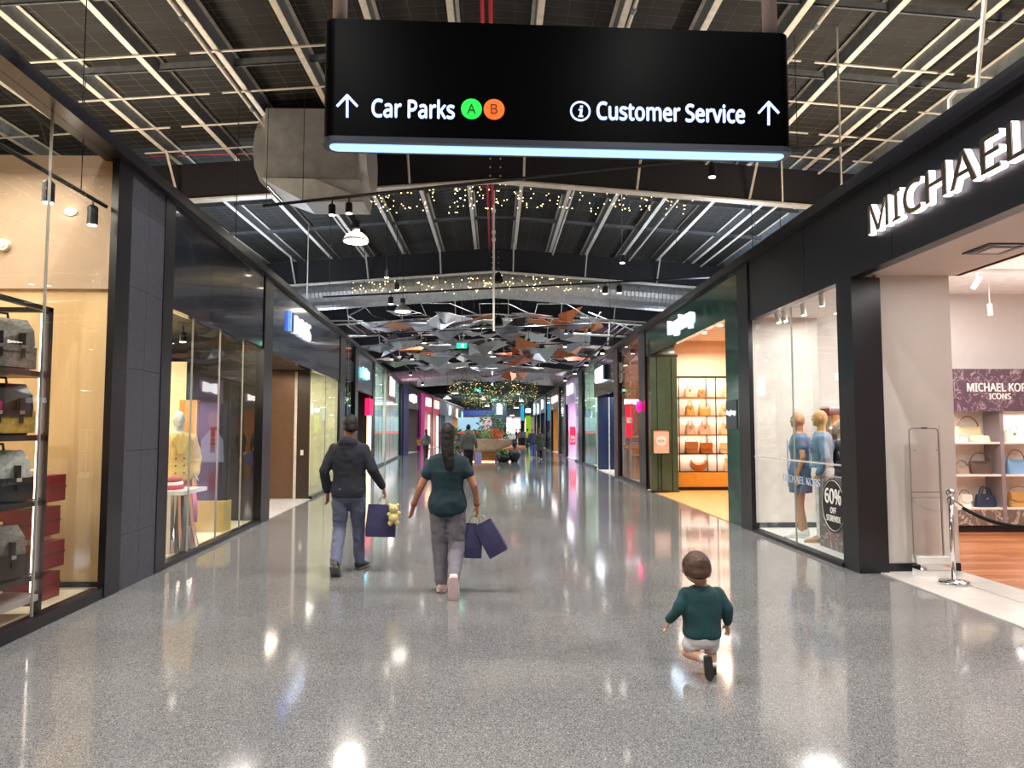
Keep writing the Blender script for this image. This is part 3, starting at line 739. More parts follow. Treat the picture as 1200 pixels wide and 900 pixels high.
def sign_text(s, x0, x1, y0, y1, bold=.012):
    a = onsign(x0, (y0 + y1) / 2); b2 = onsign(x1, (y0 + y1) / 2); h = (onsign((x0 + x1) / 2, y0) - onsign((x0 + x1) / 2, y1)).length
    lettering(s, (a + b2) / 2 + nf * .001, rt, (0, 0, 1), (b2 - a).length, h, .006, m_signt, None, sg, bold=bold, split=True)
sign_text('Car Parks', 435.5, 533, 116, 139, .022)
sign_text('Customer Service', 699, 872.5, 121, 143, .022)
def disc(px, py, rpx, m, name, thick=.006, ring=None):
    c = onsign(px, py); r = (onsign(px + rpx, py) - c).length; mb = MB()
    P = [c + rt * r * math.cos(a) + Vector((0, 0, 1)) * r * math.sin(a) for a in np.linspace(0, 2 * math.pi, 33)[:-1]]
    if ring is None: mb.prism(P, nf * thick)
    else:
        Q = [c + (p - c) * ring for p in P]
        for i in range(32):
            j = (i + 1) % 32; mb.hexa([P[i], P[j], Q[j], Q[i], P[i] + nf * thick, P[j] + nf * thick, Q[j] + nf * thick, Q[i] + nf * thick])
    return mb.build(name, m, sg)
disc(552.5, 128, 12.2, glow('green_disc', '0fd13c', .6), 'round_badge'); disc(579, 128.5, 12.2, glow('orange_disc', 'ff5a10', .62), 'round_badge')
m_dl = mat('dark_letter', '0c2a12', .5)
for ch, px in (('A', 552.5), ('B', 579)):
    lettering(ch, onsign(px, 128.3) + nf * .007, rt, (0, 0, 1), None, (onsign(px, 123) - onsign(px, 134)).length, .003, m_dl, None, sg, name='badge_letter')
disc(680, 130.5, 12, m_signt, 'ring_badge', .005, ring=.82)
ic = onsign(680.3, 130.5); up_ = Vector((0, 0, 1))
def ibar(u0, u1, z0, z1): MB().prism([ic + rt * u0 + up_ * z0, ic + rt * u1 + up_ * z0, ic + rt * (u1 + (z1 - z0) * .12) + up_ * z1, ic + rt * (u0 + (z1 - z0) * .12) + up_ * z1], nf * .005).build('badge_letter', m_signt, sg)
ibar(-.007, .007, -.028, .012); ibar(-.004, .012, .019, .032); ibar(-.014, .014, -.033, -.026); ibar(-.012, .0, .005, .012)
def arrow(px, y0, y1):
    mb = MB(); w_ = .0068
    def seg(a, c):
        a = onsign(*a); c = onsign(*c); t_ = (c - a).normalized(); q = t_.cross(nf) * w_
        mb.prism([a - q, c - q, c + q, a + q], nf * .006)
    seg((px, y0), (px, y1)); seg((px - 12, y0 + 13), (px + .5, y0 - .5)); seg((px + 12, y0 + 13), (px - .5, y0 - .5))
    mb.build('arrow', m_signt, sg)
arrow(407, 112, 138); arrow(900.5, 120, 147)

# ================================================================== DUCTS
du = thing('square_duct', 'boxy galvanised duct drop with flared mouth hanging behind the sign', 'duct', (-3.05, 12.9, 5.6))
a = atY(311, 133, 12.6); b2 = atY(420, 211, 12.6); x0, x1, zt, zb = a.x, b2.x, a.z + .1, b2.z
B('duct_body', mat('duct_front', 'a4a6a8', .42, .6, var=.18, scale=5), du, x0, x1, 12.6, 13.9, zb, zt)
c = MB(); fz = zb - .42
c.hexa([(x0 + .75, 12.55, fz), (x1 + .1, 12.55, fz), (x1 + .1, 13.3, fz), (x0 + .75, 13.3, fz), (x0 - .02, 12.58, zb), (x1 + .02, 12.58, zb), (x1 + .02, 13.95, zb), (x0 - .02, 13.95, zb)])
c.build('flared_mouth', m_duct, du)
# drooping triangular folds of the mouth
m_ = (x0 + x1) / 2
MB().prism([(x0 - .02, 12.56, zb + .01), (x0 + .78, 12.52, fz + .02), (m_ + .1, 12.5, zb - .02)], (0, .02, 0)).build('mouth_gusset', m_duct, du)
MB().prism([(m_ + .1, 12.5, zb - .02), (x0 + .78, 12.52, fz + .02), (x1 + .1, 12.52, fz + .05)], (0, .02, 0)).build('mouth_gusset', m_duct, du)
# rounded elbow on the left, round take-off on the right
c = MB()
for k in range(9):
    pass
R = []
for k in range(7):
    an = math.radians(-90 + 30 * k); R.append([(x0 - .02 - .28 * max(0, math.cos(an)), 12.85 + q, (zt + zb) / 2 + .7 * math.sin(an)) for q in (0, .9)])
c = MB()
for k in range(6): c.hexa([R[k][0], R[k][1], (x0, R[k][1][1], R[k][1][2]), (x0, R[k][0][1], R[k][0][2]), R[k + 1][0], R[k + 1][1], (x0, R[k + 1][1][1], R[k + 1][1][2]), (x0, R[k + 1][0][1], R[k + 1][0][2])])
c.build('elbow', mat('duct_shiny', 'c8cacc', .25, .8), du)
MB().tube([(x1 + .0, 13.2, (zt + zb) / 2 - .1), (x1 + .14, 13.2, (zt + zb) / 2 - .1)], .62, 20).build('round_collar', m_duct, du, smooth=False)
for xx in (x0 + .1, x1 - .1): MB().tube([(xx, 12.8, zt), (xx, 12.8, roofz(xx, 7.8))], .012, 5).build('hanger_rod', m_galvd, du)
def spiral(Y, z, r, xa, xb, label, drop=SL):
    t = thing('spiral_duct', label, 'duct', (0, Y, z))
    for (p, q) in ((xa, -.0), (.0, xb)):
        n = int(abs(q - p) / .14); prof = []
        c = MB(); pts = []; rad = []
        for k in range(n + 1):
            x = p + (q - p) * k / n
            for dx, rr in ((0, r), (.02, r + .014), (.04, r)):
                pts.append((x + dx, Y, z - abs(x) * drop)); rad.append(rr)
        c.tube(pts, rad, 20).build('duct_run', m_duct, t)
    for x in np.arange(xa + .8, xb, 2.4): MB().tube([(x, Y, z + r - abs(x) * drop), (x, Y, roofz(x, 7.0))], .015, 4).build('hanger_rod', m_galvd, t)
    return t
spiral(25.2, 6.85, .52, -10, 10, 'nearer long round spiral duct crossing the hall above the folded panels')
spiral(50.5, 5.65, .62, -12, 12, 'farther round spiral duct crossing the hall beyond the folded panels')

# ================================================================== RED PIPES
for x in (-.19, -.07):
    c = thing('sprinkler_pipe', 'red sprinkler pipe under the ridge, %s of the pair' % ('left' if x < -.1 else 'right'), 'pipe', (x, 6.4, 7.62))
    for ya, yb in ((6.4, 14.8), (15.2, 23.6)):
        MB().tube([(x, ya, 7.62), (x, yb, 7.62)], .03, 8).build('pipe_run', m_red, c, smooth=True)
c = thing('red_conduit', 'thin red conduit on the dark rafter face at upper left', 'pipe', (-4.6, 14.8, 7.1))
MB().tube([atY(176, 183, 14.8), atY(298, 180, 14.8)], .014, 6).build('conduit_run', m_red, c)

# ================================================================== LIGHTING TRACKS
def track(p0, p1, heads, name, label, r=.028):
    p0 = Vector(p0); p1 = Vector(p1)
    t = thing(name, label, 'track', tuple((p0 + p1) / 2))
    MB().tube([p0, p1], r, 4).build('rail', m_black, t)
    for f in (.08, .5, .92):
        q = p0.lerp(p1, f); MB().tube([q, (q.x, q.y, roofz(q.x, 7.8))], .006, 4).build('suspension_wire', m_black, t)
    return t
def spot(p, label, group=None, r=.06, h=.19, drop=.1, power=0, lm=None, col=(1, .93, .82)):
    p = Vector(p); t = thing('spotlight', label, 'spotlight', tuple(p), group=group)
    MB().tube([p, p + Vector((0, 0, -drop))], .012, 6).build('stem', m_black, t)
    MB().lathe([(r * .6, 0), (r, -.02), (r, -h), (r * .85, -h)], (p.x, p.y, p.z - drop), 14).build('can', m_black, t)
    MB().lathe([(r * .84, -.004), (r * .84, 0)], (p.x, p.y, p.z - drop - h), 14).build('lens', lm or m_lampw, t)
    if power:
        d = bpy.data.lights.new('spot_beam', 'SPOT'); d.energy = power; d.color = col; d.spot_size = math.radians(75); d.spot_blend = .6; d.shadow_soft_size = .05
        o = bpy.data.objects.new('spot_beam', d); COL.objects.link(o); o.location = (0, 0, -drop - h - .02); o.parent = t
    return t
pa = atY(308, 241, 12.2); pb = atY(1000, 168, 9.9)
track(pa, pb, 0, 'lighting_track', 'long black lighting track crossing under the square duct')
def on(pa, pb, px):
    k = (px - 308) / (1000 - 308); return None
def along(pA, pB, X):
    f = (X - pA.x) / (pB.x - pA.x); return pA.lerp(pB, f)
for px, lab in ((388, 'black spotlight left of the dome pendant on the nearest long track'), (834, 'lone lit black spotlight on the right part of the nearest long track'), (409, 'black spotlight just right of the first one on the nearest long track')):
    for f in np.linspace(0, 1, 400):
        q = pa.lerp(pb, f); dv = q - _C; wv = dv.dot(_f)
        if 600 + FOC * dv.dot(_r) / wv >= px: break
    spot(q, lab, power=200)
pc = atY(378, 348, 21.5); pd = atY(832, 325, 19.6)
track(pc, pd, 0, 'lighting_track', 'second black lighting track in front of the nearer spiral duct')
for px, lab in ((458, 'lit spotlight on the second track left of the dome pendant'), (709, 'dark spotlight on the right half of the second track'), (725, 'lit spotlight on the right half of the second track')):
    for f in np.linspace(0, 1, 400):
        q = pc.lerp(pd, f); dv = q - _C; wv = dv.dot(_f)
        if 600 + FOC * dv.dot(_r) / wv >= px: break
    spot(q, lab, r=.08, h=.22, power=200)
for (x0_, y0_, x1_, y1_, Y, lb) in ((400, 393, 700, 379, 27, 'third black lighting track, passing under the folded panels'), (470, 413, 745, 398, 31, 'fourth black lighting track, lowest under the folded panels')):
    track(atY(x0_, y0_, Y + 1), atY(x1_, y1_, Y - 1), 0, 'lighting_track', lb)
for px, py, Y, lb in ((497, 397, 26.8, 'small lit spotlight under the grey panels on the third track'), (662, 402, 29, 'small lit spotlight beside the orange panel at right'), (483, 417, 30.6, 'small lit spotlight at the left of the fourth track')):
    spot(atY(px, py - 4, Y), lb, r=.08, h=.2, power=150)
# tracks above the view: their lamps mirror in the polished floor
ov = []
for px, py in ((895, 890), (735, 885), (930, 888), (998, 795), (447, 850), (460, 820), (620, 697), (580, 690), (665, 718), (693, 720)):
    q = fl(px, py, 0); dv = (q - _C); T = q + Vector((dv.x, dv.y, -dv.z)) * (5.3 / EYE); ov.append(T)
for k, T in enumerate(ov):
    if T.z < 7:
        MB().tube([(T.x, T.y, 5.6), (T.x, T.y, roofz(T.x, 8.06))], .008, 4).build('drop_cable', m_black, spot((T.x, T.y, 5.6), 'black ceiling spotlight above the view mirrored as a dot in the floor', group='spotlights above the view', power=150))
for yy in (3.5, 6.0):
    track((-4, yy, 5.65), (5, yy - .3, 5.65), 0, 'lighting_track', 'black lighting track overhead above the view, the %s one' % ('near' if yy < 5 else 'far'))
# blue-white led panels on the roof whose reflection shows as cool streaks are the shop signs themselves
# ================================================================== DOME PENDANTS, SPEAKERS, POLES
def dome(px, py, Y, wpx, label):
    r = wpx / 2 / FOC * Y; p = atY(px, py, Y); t = thing('dome_pendant', label, 'pendant light', tuple(p))
    MB().lathe([(r, 0), (r * .97, .12 * r), (r * .8, .42 * r), (r * .5, .65 * r), (r * .3, .7 * r), (r * .28, 1.0 * r), (.02, 1.05 * r)], tuple(p), 20).build('shade', m_galv, t, smooth=True)
    MB().lathe([(r * .9, -.012), (r * .9, .01)], tuple(p), 20).build('diffuser', glow('dome_glow', 'fff6e6', 9), t)
    MB().lathe([(r * .3, 0), (r * .3, r * .55)], (p.x, p.y, p.z + r), 12).build('driver_box', m_black, t)
    MB().tube([(p.x, p.y, p.z + 1.4 * r), (p.x, p.y, roofz(p.x, 8.06))], .008, 4).build('cable', m_black, t)
    d = bpy.data.lights.new('pendant_glow', 'SPOT'); d.energy = 500; d.color = (1, .94, .85); d.spot_size = 2.4; d.shadow_soft_size = r * .7
    o = bpy.data.objects.new('pendant_glow', d); COL.objects.link(o); o.parent = t; o.location = (0, 0, -.03)
dome(417, 283, 15.6, 31, 'largest dome pendant lamp, below the square duct')
dome(472, 365, 22.5, 20, 'smaller dome pendant lamp in front of the nearer spiral duct')
def speaker(px, py, Y, label, s=1.0):
    p = atY(px, py, Y); t = thing('pendant_speaker', label, 'speaker', tuple(p))
    MB().lathe([(.15 * s, 0), (.155 * s, .02), (.13 * s, .16 * s), (.08 * s, .28 * s), (.03, .32 * s)], tuple(p), 16).build('shell', m_black, t, smooth=True)
    MB().lathe([(.13 * s, -.006), (.13 * s, .001)], tuple(p), 16).build('grille', mat('speaker_grille', '26262b', .7), t)
    MB().tube([(p.x, p.y, p.z + .3 * s), (p.x, p.y, roofz(p.x, 8.06))], .007, 4).build('cable', m_black, t)
speaker(584, 331, 19.5, 'black bell shaped pendant speaker hanging by the centre pole', .9)
speaker(584, 381, 24, 'lower black pendant speaker behind the centre pole', 1.1)
def pole(px, y0, y1, Y, label, m=None, r=.028, fit=()):
    a = atY(px, y0, Y); b_ = atY(px, y1, Y); t = thing('drop_pole', label, 'pole', tuple(b_))
    MB().tube([(b_.x, Y, roofz(b_.x, 8.06)), (b_.x, Y, b_.z)], r, 8).build('tube', m or m_white, t)
    for f in fit:
        q = a.lerp(b_, f); MB().tube([(q.x, q.y, q.z - .04), (q.x, q.y, q.z + .04)], r * 1.9, 8).build('collar', m or m_white, t)
    return t
pole(578.5, 247, 388, 18.6, 'white drop pole at the centre beside the pendant speakers', fit=(.0, .18, .24))
pole(577, 428, 452, 44, 'short white drop pole under the folded panels', r=.05)
for px, y0, y1, Y, lb in ((986, 60, 216, 10.2, 'thin galvanised drop rod beside the right fascia top'), (917, 176, 236, 12.5, 'thin drop rod behind the right end of the sign'), (360, 296, 348, 20.5, 'pale drop rod left of the spiral duct')):
    pole(px, y0, y1, Y, lb, m_galv, .016)
for k, (px, y0, y1, Y) in enumerate(((95, 0, 165, 8.0), (275, 60, 330, 12), (312, 70, 240, 12.5), (386, 262, 345, 17), (427, 290, 345, 21))):
    pole(px, y0, y1, Y, ['thin dark cable left of the first window top', 'thin dark cable over the navy fascia', 'thin dark cable beside the square duct', 'thin dark cable left of the dome pendant', 'thin dark cable near the spiral duct'][k], m_black, .006)
# small pale lamps on the conduit and curved conduit at the right fascia
c = thing('curved_conduit', 'short curved pale conduit rising over the right fascia', 'conduit', tuple(atY(1115, 125, 6.6)))
MB().tube([atY(1113, 141, 6.6), atY(1113, 117, 6.6), atY(1120, 108, 6.6), atY(1145, 104, 6.6), (atY(1145, 104, 6.6).x + .3, 6.6, 7.3)], .022, 8).build('conduit_run', m_galv, c)
# exit signs
def exitsign(px, py, Y, wpx, label):
    p = atY(px, py, Y); wd = wpx / FOC * Y; t = thing('exit_sign', label, 'exit sign', tuple(p))
    g = glow('exit_green', '12b489', 1.6); B('box', g, t, p.x - wd / 2, p.x + wd / 2, Y, Y + .08, p.z - wd * .25, p.z + wd * .25)
    wm = glow('exit_white', 'e8fff8', 3)
    MB().tube([(p.x - .06 * wd, Y - .01, p.z - .15 * wd), (p.x + .0 * wd, Y - .01, p.z), (p.x + .02 * wd, Y - .01, p.z + .1 * wd)], .035 * wd, 6).build('running_figure', wm, t)
    B('doorway', wm, t, p.x + .08 * wd, p.x + .2 * wd, Y - .01, Y, p.z - .16 * wd, p.z + .14 * wd)
    MB().tube([(p.x, Y + .04, p.z + wd * .25), (p.x, Y + .04, roofz(p.x, 8.06))], .01, 4).build('drop_rod', m_galvd, t)
exitsign(541, 405, 25.5, 12, 'green lit exit sign hanging among the folded panels')
exitsign(560, 457, 52, 7, 'small green lit exit sign below the leafy garlands')
exitsign(578, 469, 66, 7, 'smallest green exit sign at the far end')

# ================================================================== FOLDED PANEL SCULPTURE
rs = random.Random(11)
scu = thing('hanging_sculpture', 'suspended artwork of folded grey and orange triangular panels on pale rods', 'artwork', (0, 34, 5.6))
pc_ = [mat('panel_' + c, c, .45, .1, var=.05) for c in ('9ea0a8', 'b6b7bf', 'c9c6c4', '8a868a', 'a29a96', 'c98a5e', 'c27440', 'b8643c', 'c9b2a6', 'dcdde4')]
wts = [16, 14, 10, 10, 8, 4, 7, 5, 6, 4]
def fold(cx, cy, cz, s, m):
    a = rs.uniform(0, 6.28); k = MB(); A = []
    n = rs.choice((3, 4, 4))
    for i in range(n):
        t_ = a + 2 * math.pi * i / n + rs.uniform(-.35, .35); r_ = s * rs.uniform(.6, 1.15)
        A.append(Vector((cx + r_ * math.cos(t_), cy + r_ * 1.1 * math.sin(t_), cz + rs.uniform(-.26, .26) * s)))
    pk = Vector((cx + rs.uniform(-.3, .3) * s, cy + rs.uniform(-.3, .3) * s, cz + rs.uniform(-.6, .15) * s))
    up = Vector((0, 0, .012))
    tri = [(A[i], A[(i + 1) % n], pk) for i in range(n)]
    if n == 4 and rs.random() < .5: tri = tri[:-1]
    for p, q, r_ in tri: k.prism([p, q, r_], up)
    k.build('folded_panel', m, scu)
px_list = []
for row, (yc, Y0, Y1, xa, xb, n, sz) in enumerate(((373, 27, 30, 425, 695, 16, .78), (386, 28, 32, 432, 700, 18, .8), (399, 29, 34, 442, 705, 18, .82), (411, 30, 36, 450, 712, 18, .85), (422, 32, 38, 460, 700, 15, .85), (433, 34, 40, 500, 690, 10, .9), (444, 38, 42, 560, 645, 3, .9))):
    for k in range(n):
        px = xa + (xb - xa) * (k + rs.uniform(.15, .85)) / n; Y = rs.uniform(Y0, Y1)
        p = atY(px, yc + rs.uniform(-7, 7), Y)
        fold(p.x, p.y, p.z, sz * rs.uniform(.75, 1.4), rs.choices(pc_, wts)[0])
# rods of the grid that carries them
m_rod = mat('pale_rod', 'c9c4bc', .5)
def rod(a, b_, r=.03): MB().tube([a, b_], r, 5).build('grid_rod', m_rod, scu)
for k in range(9):
    Y = 26.5 + 2.2 * k; z = 6.35 - .11 * k
    xs = [-5.0 + 1.1 * j for j in range(9)]
    for j in range(8):
        rod((xs[j], Y, z), (xs[j + 1], Y + (2.2 if (j + k) % 2 else -0), z - (.11 if (j + k) % 2 else 0)), .014)
        if j % 2 == k % 2: rod((xs[j], Y, z), (xs[j], Y + 2.2, z - .11), .014)
rod(atY(408, 370, 27), atY(470, 408, 31)); rod(atY(408, 370, 27), atY(432, 358, 28.5)); rod(atY(382, 376, 25), atY(425, 376, 26)); rod(atY(400, 395, 26), atY(445, 393, 28), .04); rod(atY(412, 407, 28), atY(450, 404, 30), .04)
rod(atY(704, 366, 27), atY(676, 402, 31)); rod(atY(680, 373, 26), atY(757, 378, 25), .04); rod(atY(672, 391, 27), atY(735, 395, 26), .05); rod(atY(672, 406, 30), atY(715, 409, 29), .045); rod(atY(690, 366, 27), atY(742, 387, 26)); rod(atY(715, 375, 27), atY(712, 404, 27), .035)
for x in (-4.2, -2.4, -.8, 1.0, 2.6, 3.9):
    for Y in (27, 33, 39): MB().tube([(x, Y, 6.2), (x, Y, roofz(x, 7.5))], .008, 3).build('cable', m_black, scu)

# ================================================================== FAIRY LIGHTS AND GARLANDS
m_bulb = glow('fairy_bulb', 'ffdf9a', 5)
def bulbs(name, label, pts, r, wire=True):
    t = thing(name, label, 'string lights', tuple(pts[0]))
    b_ = MB()
    for p in pts:
        x, y, z = p
        k = len(b_.v); b_.v += [(x - r, y, z), (x + r, y, z), (x, y - r, z), (x, y + r, z), (x, y, z - r), (x, y, z + r)]
        for q in ((0, 2, 5), (2, 1, 5), (1, 3, 5), (3, 0, 5), (2, 0, 4), (1, 2, 4), (3, 1, 4), (0, 3, 4)): b_.face([k + i for i in q])
    o = b_.build('bulbs', m_bulb, t); o['kind'] = 'stuff'
    srt = sorted(pts, key=lambda p: p[0])
    b_ = MB()
    for i in range(len(srt) - 1):
        if (Vector(srt[i]) - Vector(srt[i + 1])).length < 1.2: b_.tube([srt[i], srt[i + 1]], .003, 3, cap=False)
    o = b_.build('wires', m_black, t); o['kind'] = 'stuff'
for i, (a, c, n) in enumerate(((430, 545, 70), (545, 690, 75), (690, 812, 60))):
    pts = [tuple(atY(rs.uniform(a, c), 212 + abs((a + c) / 2 - 600) * .05 + rs.uniform(2, 32), rs.uniform(15.6, 17.4))) for _ in range(n)]
    bulbs('fairy_lights', ['warm fairy lights behind the first rafter, left of the red pipes', 'warm fairy lights behind the first rafter, around the ridge', 'warm fairy lights behind the first rafter, right side'][i], pts, .014)
for i, (a, c, n) in enumerate(((412, 560, 80), (560, 715, 80))):
    pts = [tuple(atY(rs.uniform(a, c), 319 + abs((a + c) / 2 - 590) * .05 + rs.uniform(0, 20), rs.uniform(24.2, 24.5))) for _ in range(n)]
    bulbs('fairy_lights', ['warm fairy lights in front of the spiral duct, left half', 'warm fairy lights in front of the spiral duct, right half'][i], pts, .018)
m_leaf = mat('garland_leaf', '5c6a3c', .6, var=.4, scale=3)
gp = [(-1.9, 47, 4.75), (-.6, 48, 4.7), (.7, 47.5, 4.75), (2.0, 48.5, 4.7), (-2.6, 53, 4.55), (-1.0, 54, 4.3), (.6, 55, 4.35), (2.3, 54, 4.4), (-1.8, 60, 4.1), (.0, 61, 4.0), (1.8, 60, 4.0)]
nmz = ['leftmost of the nearest row', 'second of the nearest row', 'third of the nearest row', 'rightmost of the nearest row', 'leftmost of the middle row', 'second of the middle row', 'third of the middle row', 'rightmost of the middle row', 'left one of the farthest row', 'centre one of the farthest row', 'right one of the farthest row']
for (x, y, z), nm in zip(gp, nmz):
    t = thing('leafy_chandelier', 'hanging hoop of olive foliage with warm lights, ' + nm, 'garland', (x, y, z))
    MB().tube([(x + .75 * math.cos(a), y + 1.5 * math.sin(a), z) for a in np.linspace(0, 6.283, 15)[:-1]], .03, 4, closed=True).build('hoop', m_black, t)
    b_ = MB(); l_ = MB()
    for k in range(150):
        a = rs.uniform(0, 6.283); q = Vector((x + .75 * math.cos(a) + rs.gauss(0, .14), y + 1.5 * math.sin(a) + rs.gauss(0, .2), z + rs.gauss(-.12, .2)))
        v = Vector((rs.gauss(0, 1), rs.gauss(0, 1), rs.gauss(0, 1))).normalized() * .11; w2 = v.cross(Vector((rs.gauss(0, 1), rs.gauss(0, 1), rs.gauss(0, 1)))).normalized() * .045
        b_.prism([q - v, q + w2, q + v, q - w2], (0, 0, .004))
        if k % 5 == 0:
            k2 = len(l_.v); r = .022; l_.v += [(q.x - r, q.y, q.z), (q.x + r, q.y, q.z), (q.x, q.y, q.z - r), (q.x, q.y - r, q.z)]; l_.face((k2, k2 + 1, k2 + 3)); l_.face((k2, k2 + 2, k2 + 1)); l_.face((k2, k2 + 3, k2 + 2)); l_.face((k2 + 1, k2 + 2, k2 + 3))
    o = b_.build('foliage', m_leaf, t); o['kind'] = 'stuff'; o = l_.build('bulbs', m_bulb, t); o['kind'] = 'stuff'
    MB().tube([(x, y, z), (x, y, roofz(x, 8.06))], .01, 4).build('cable', m_black, t)
for k, (px, py, Y) in enumerate(((607, 462, 58), (611, 470, 62), (605, 478, 66), (600, 487, 70), (571, 476, 64), (533, 461, 50), (524, 467, 46), (566, 468, 60))):
    p = atY(px, py, Y); t = thing('pendant_lamp', 'small bright white pendant lamp over the far concourse, ' + ['lowest of the right run','second of the right run','third of the right run','topmost of the right run','alone below the garlands','left of the nearest garland','by the far left fascia','centre, under the farthest garland'][k], 'pendant light', tuple(p), group='small far pendant lamps')
    MB().lathe([(.25, 0), (.2, .12), (.05, .2)], tuple(p), 10).build('shade', m_white, t); MB().lathe([(.23, -.01), (.23, 0)], tuple(p), 10).build('lens', m_lampc, t)
    MB().tube([(p.x, p.y, p.z + .2), (p.x, p.y, roofz(p.x, 8.06) if p.y < 70 else 6.4)], .01, 4).build('cable', m_black, t)

for k, (x_, y_, z_) in enumerate(FILL_LAMPS):  # bodies for the added fill lamps
    t = thing('fill_lamp', 'small black round lamp added as fill between the roof purlins', 'ceiling lamp', (x_, y_, z_), group='added black fill lamps between the purlins')
    MB().lathe([(.07, 0), (.085, .01), (.085, .14), (.03, .16)], (x_, y_, z_), 12).build('can', m_black, t); MB().lathe([(.068, -.008), (.068, 0)], (x_, y_, z_), 12).build('lens', m_lampw, t)
    MB().tube([(x_, y_, z_ + .16), (x_, y_, roofz(x_, 8.06))], .01, 4).build('stem', m_black, t)

pe = atY(660, 441, 31); pf = atY(722, 393, 22); track(pe, pf, 0, 'lighting_track', 'black lighting track running away along the right fascia tops')
for f, nm in ((.05, 'farthest'), (.28, 'third'), (.52, 'second'), (.8, 'nearest')): spot(pe.lerp(pf, f), 'lit spotlight on the right fascia track, the %s of its four' % nm, r=.08, h=.16, power=80)
pe = atY(452, 408, 29); pf = atY(500, 450, 46); track(pe, pf, 0, 'lighting_track', 'black lighting track running away along the left fascia tops')
for f, nm in ((.1, 'nearest'), (.5, 'middle'), (.85, 'farthest')): spot(pe.lerp(pf, f), 'lit spotlight on the left fascia track, the %s of its three' % nm, r=.08, h=.16, power=60)
# ================================================================== NEAR SHOP SIGNS
m_bronze = mat('mirror_bronze', '8b8170', .18, .9); m_edge = glow('letter_edge', 'fff2f6', 2.2)
t = thing('shop_sign', 'big mirror faced capital letters with white lit edges on the near right black fascia', 'sign', (RX, 5.5, 3.87))
V, F, NZ = text_mesh('MICHAEL KORS', 1, .1, .03); w_all = V[:, 0].max() - V[:, 0].min(); V2, _, _ = text_mesh('MICHAEL', 1, .1, .03); w7 = V2[:, 0].max() - V2[:, 0].min()
M_left = 7.46; wtot = (7.46 - 5.12) * w_all / w7
lettering('MICHAEL KORS', (RX - .004, M_left - wtot / 2, 3.87), (0, -1, 0), (0, 0, 1), wtot, .33, .06, m_bronze, m_edge, t, bold=.0182, split=True)
shop_sign(-1, 15.35, 3.78, 1.55, .38, 'BOSS', 'cfe0ff', 'white blue lit four letter sign on the glossy navy fascia, left', .85)
t = thing('shop_sign', 'vertical blue lit bar beside the four letter sign on the left fascia', 'light', lp(14.17, 0, 3.78))
slab(-1, 14.14, 14.2, -.06, 0, 3.58, 3.98, glow('blue_bar', '5a86ff', 1.2), t, 'lit_bar'); slab(-1, 14.2, 14.42, -.05, 0, 3.6, 3.96, mat('bar_black', '08080c', .6), t, 'end_cap')
shop_sign(1, 15.45, 3.94, 1.95, .42, 'longchamp', 'dcecff', 'glowing blue white script sign on the green marble fascia', 3.0)
t = thing('small_sign', 'small white lit lettering on a dark plate on the green marble pier', 'sign', (RX, 12.2, 1.9))
slab(1, 11.9, 12.45, -.012, 0, 1.62, 2.12, mat('grey_plate', '2b3540', .3), t, 'plate'); lettering('longchamp', (RX - .013, 12.17, 1.9), (0, -1, 0), (0, 0, 1), .42, .1, .012, glow('sign_small', 'f4f8ff', 1.6), None, t)
t = thing('shop_sign', 'white lit box sign with navy side on the plum right fascia', 'sign', (RX, 26.6, 3.72))
slab(1, 25.6, 26.0, -.12, 0, 3.45, 3.98, mat('navy_side', '14305c', .3), t, 'navy_end'); slab(1, 26.0, 28.1, -.12, 0, 3.45, 3.98, glow('white_box', 'f2f6ff', 1.6), t, 'lit_box')

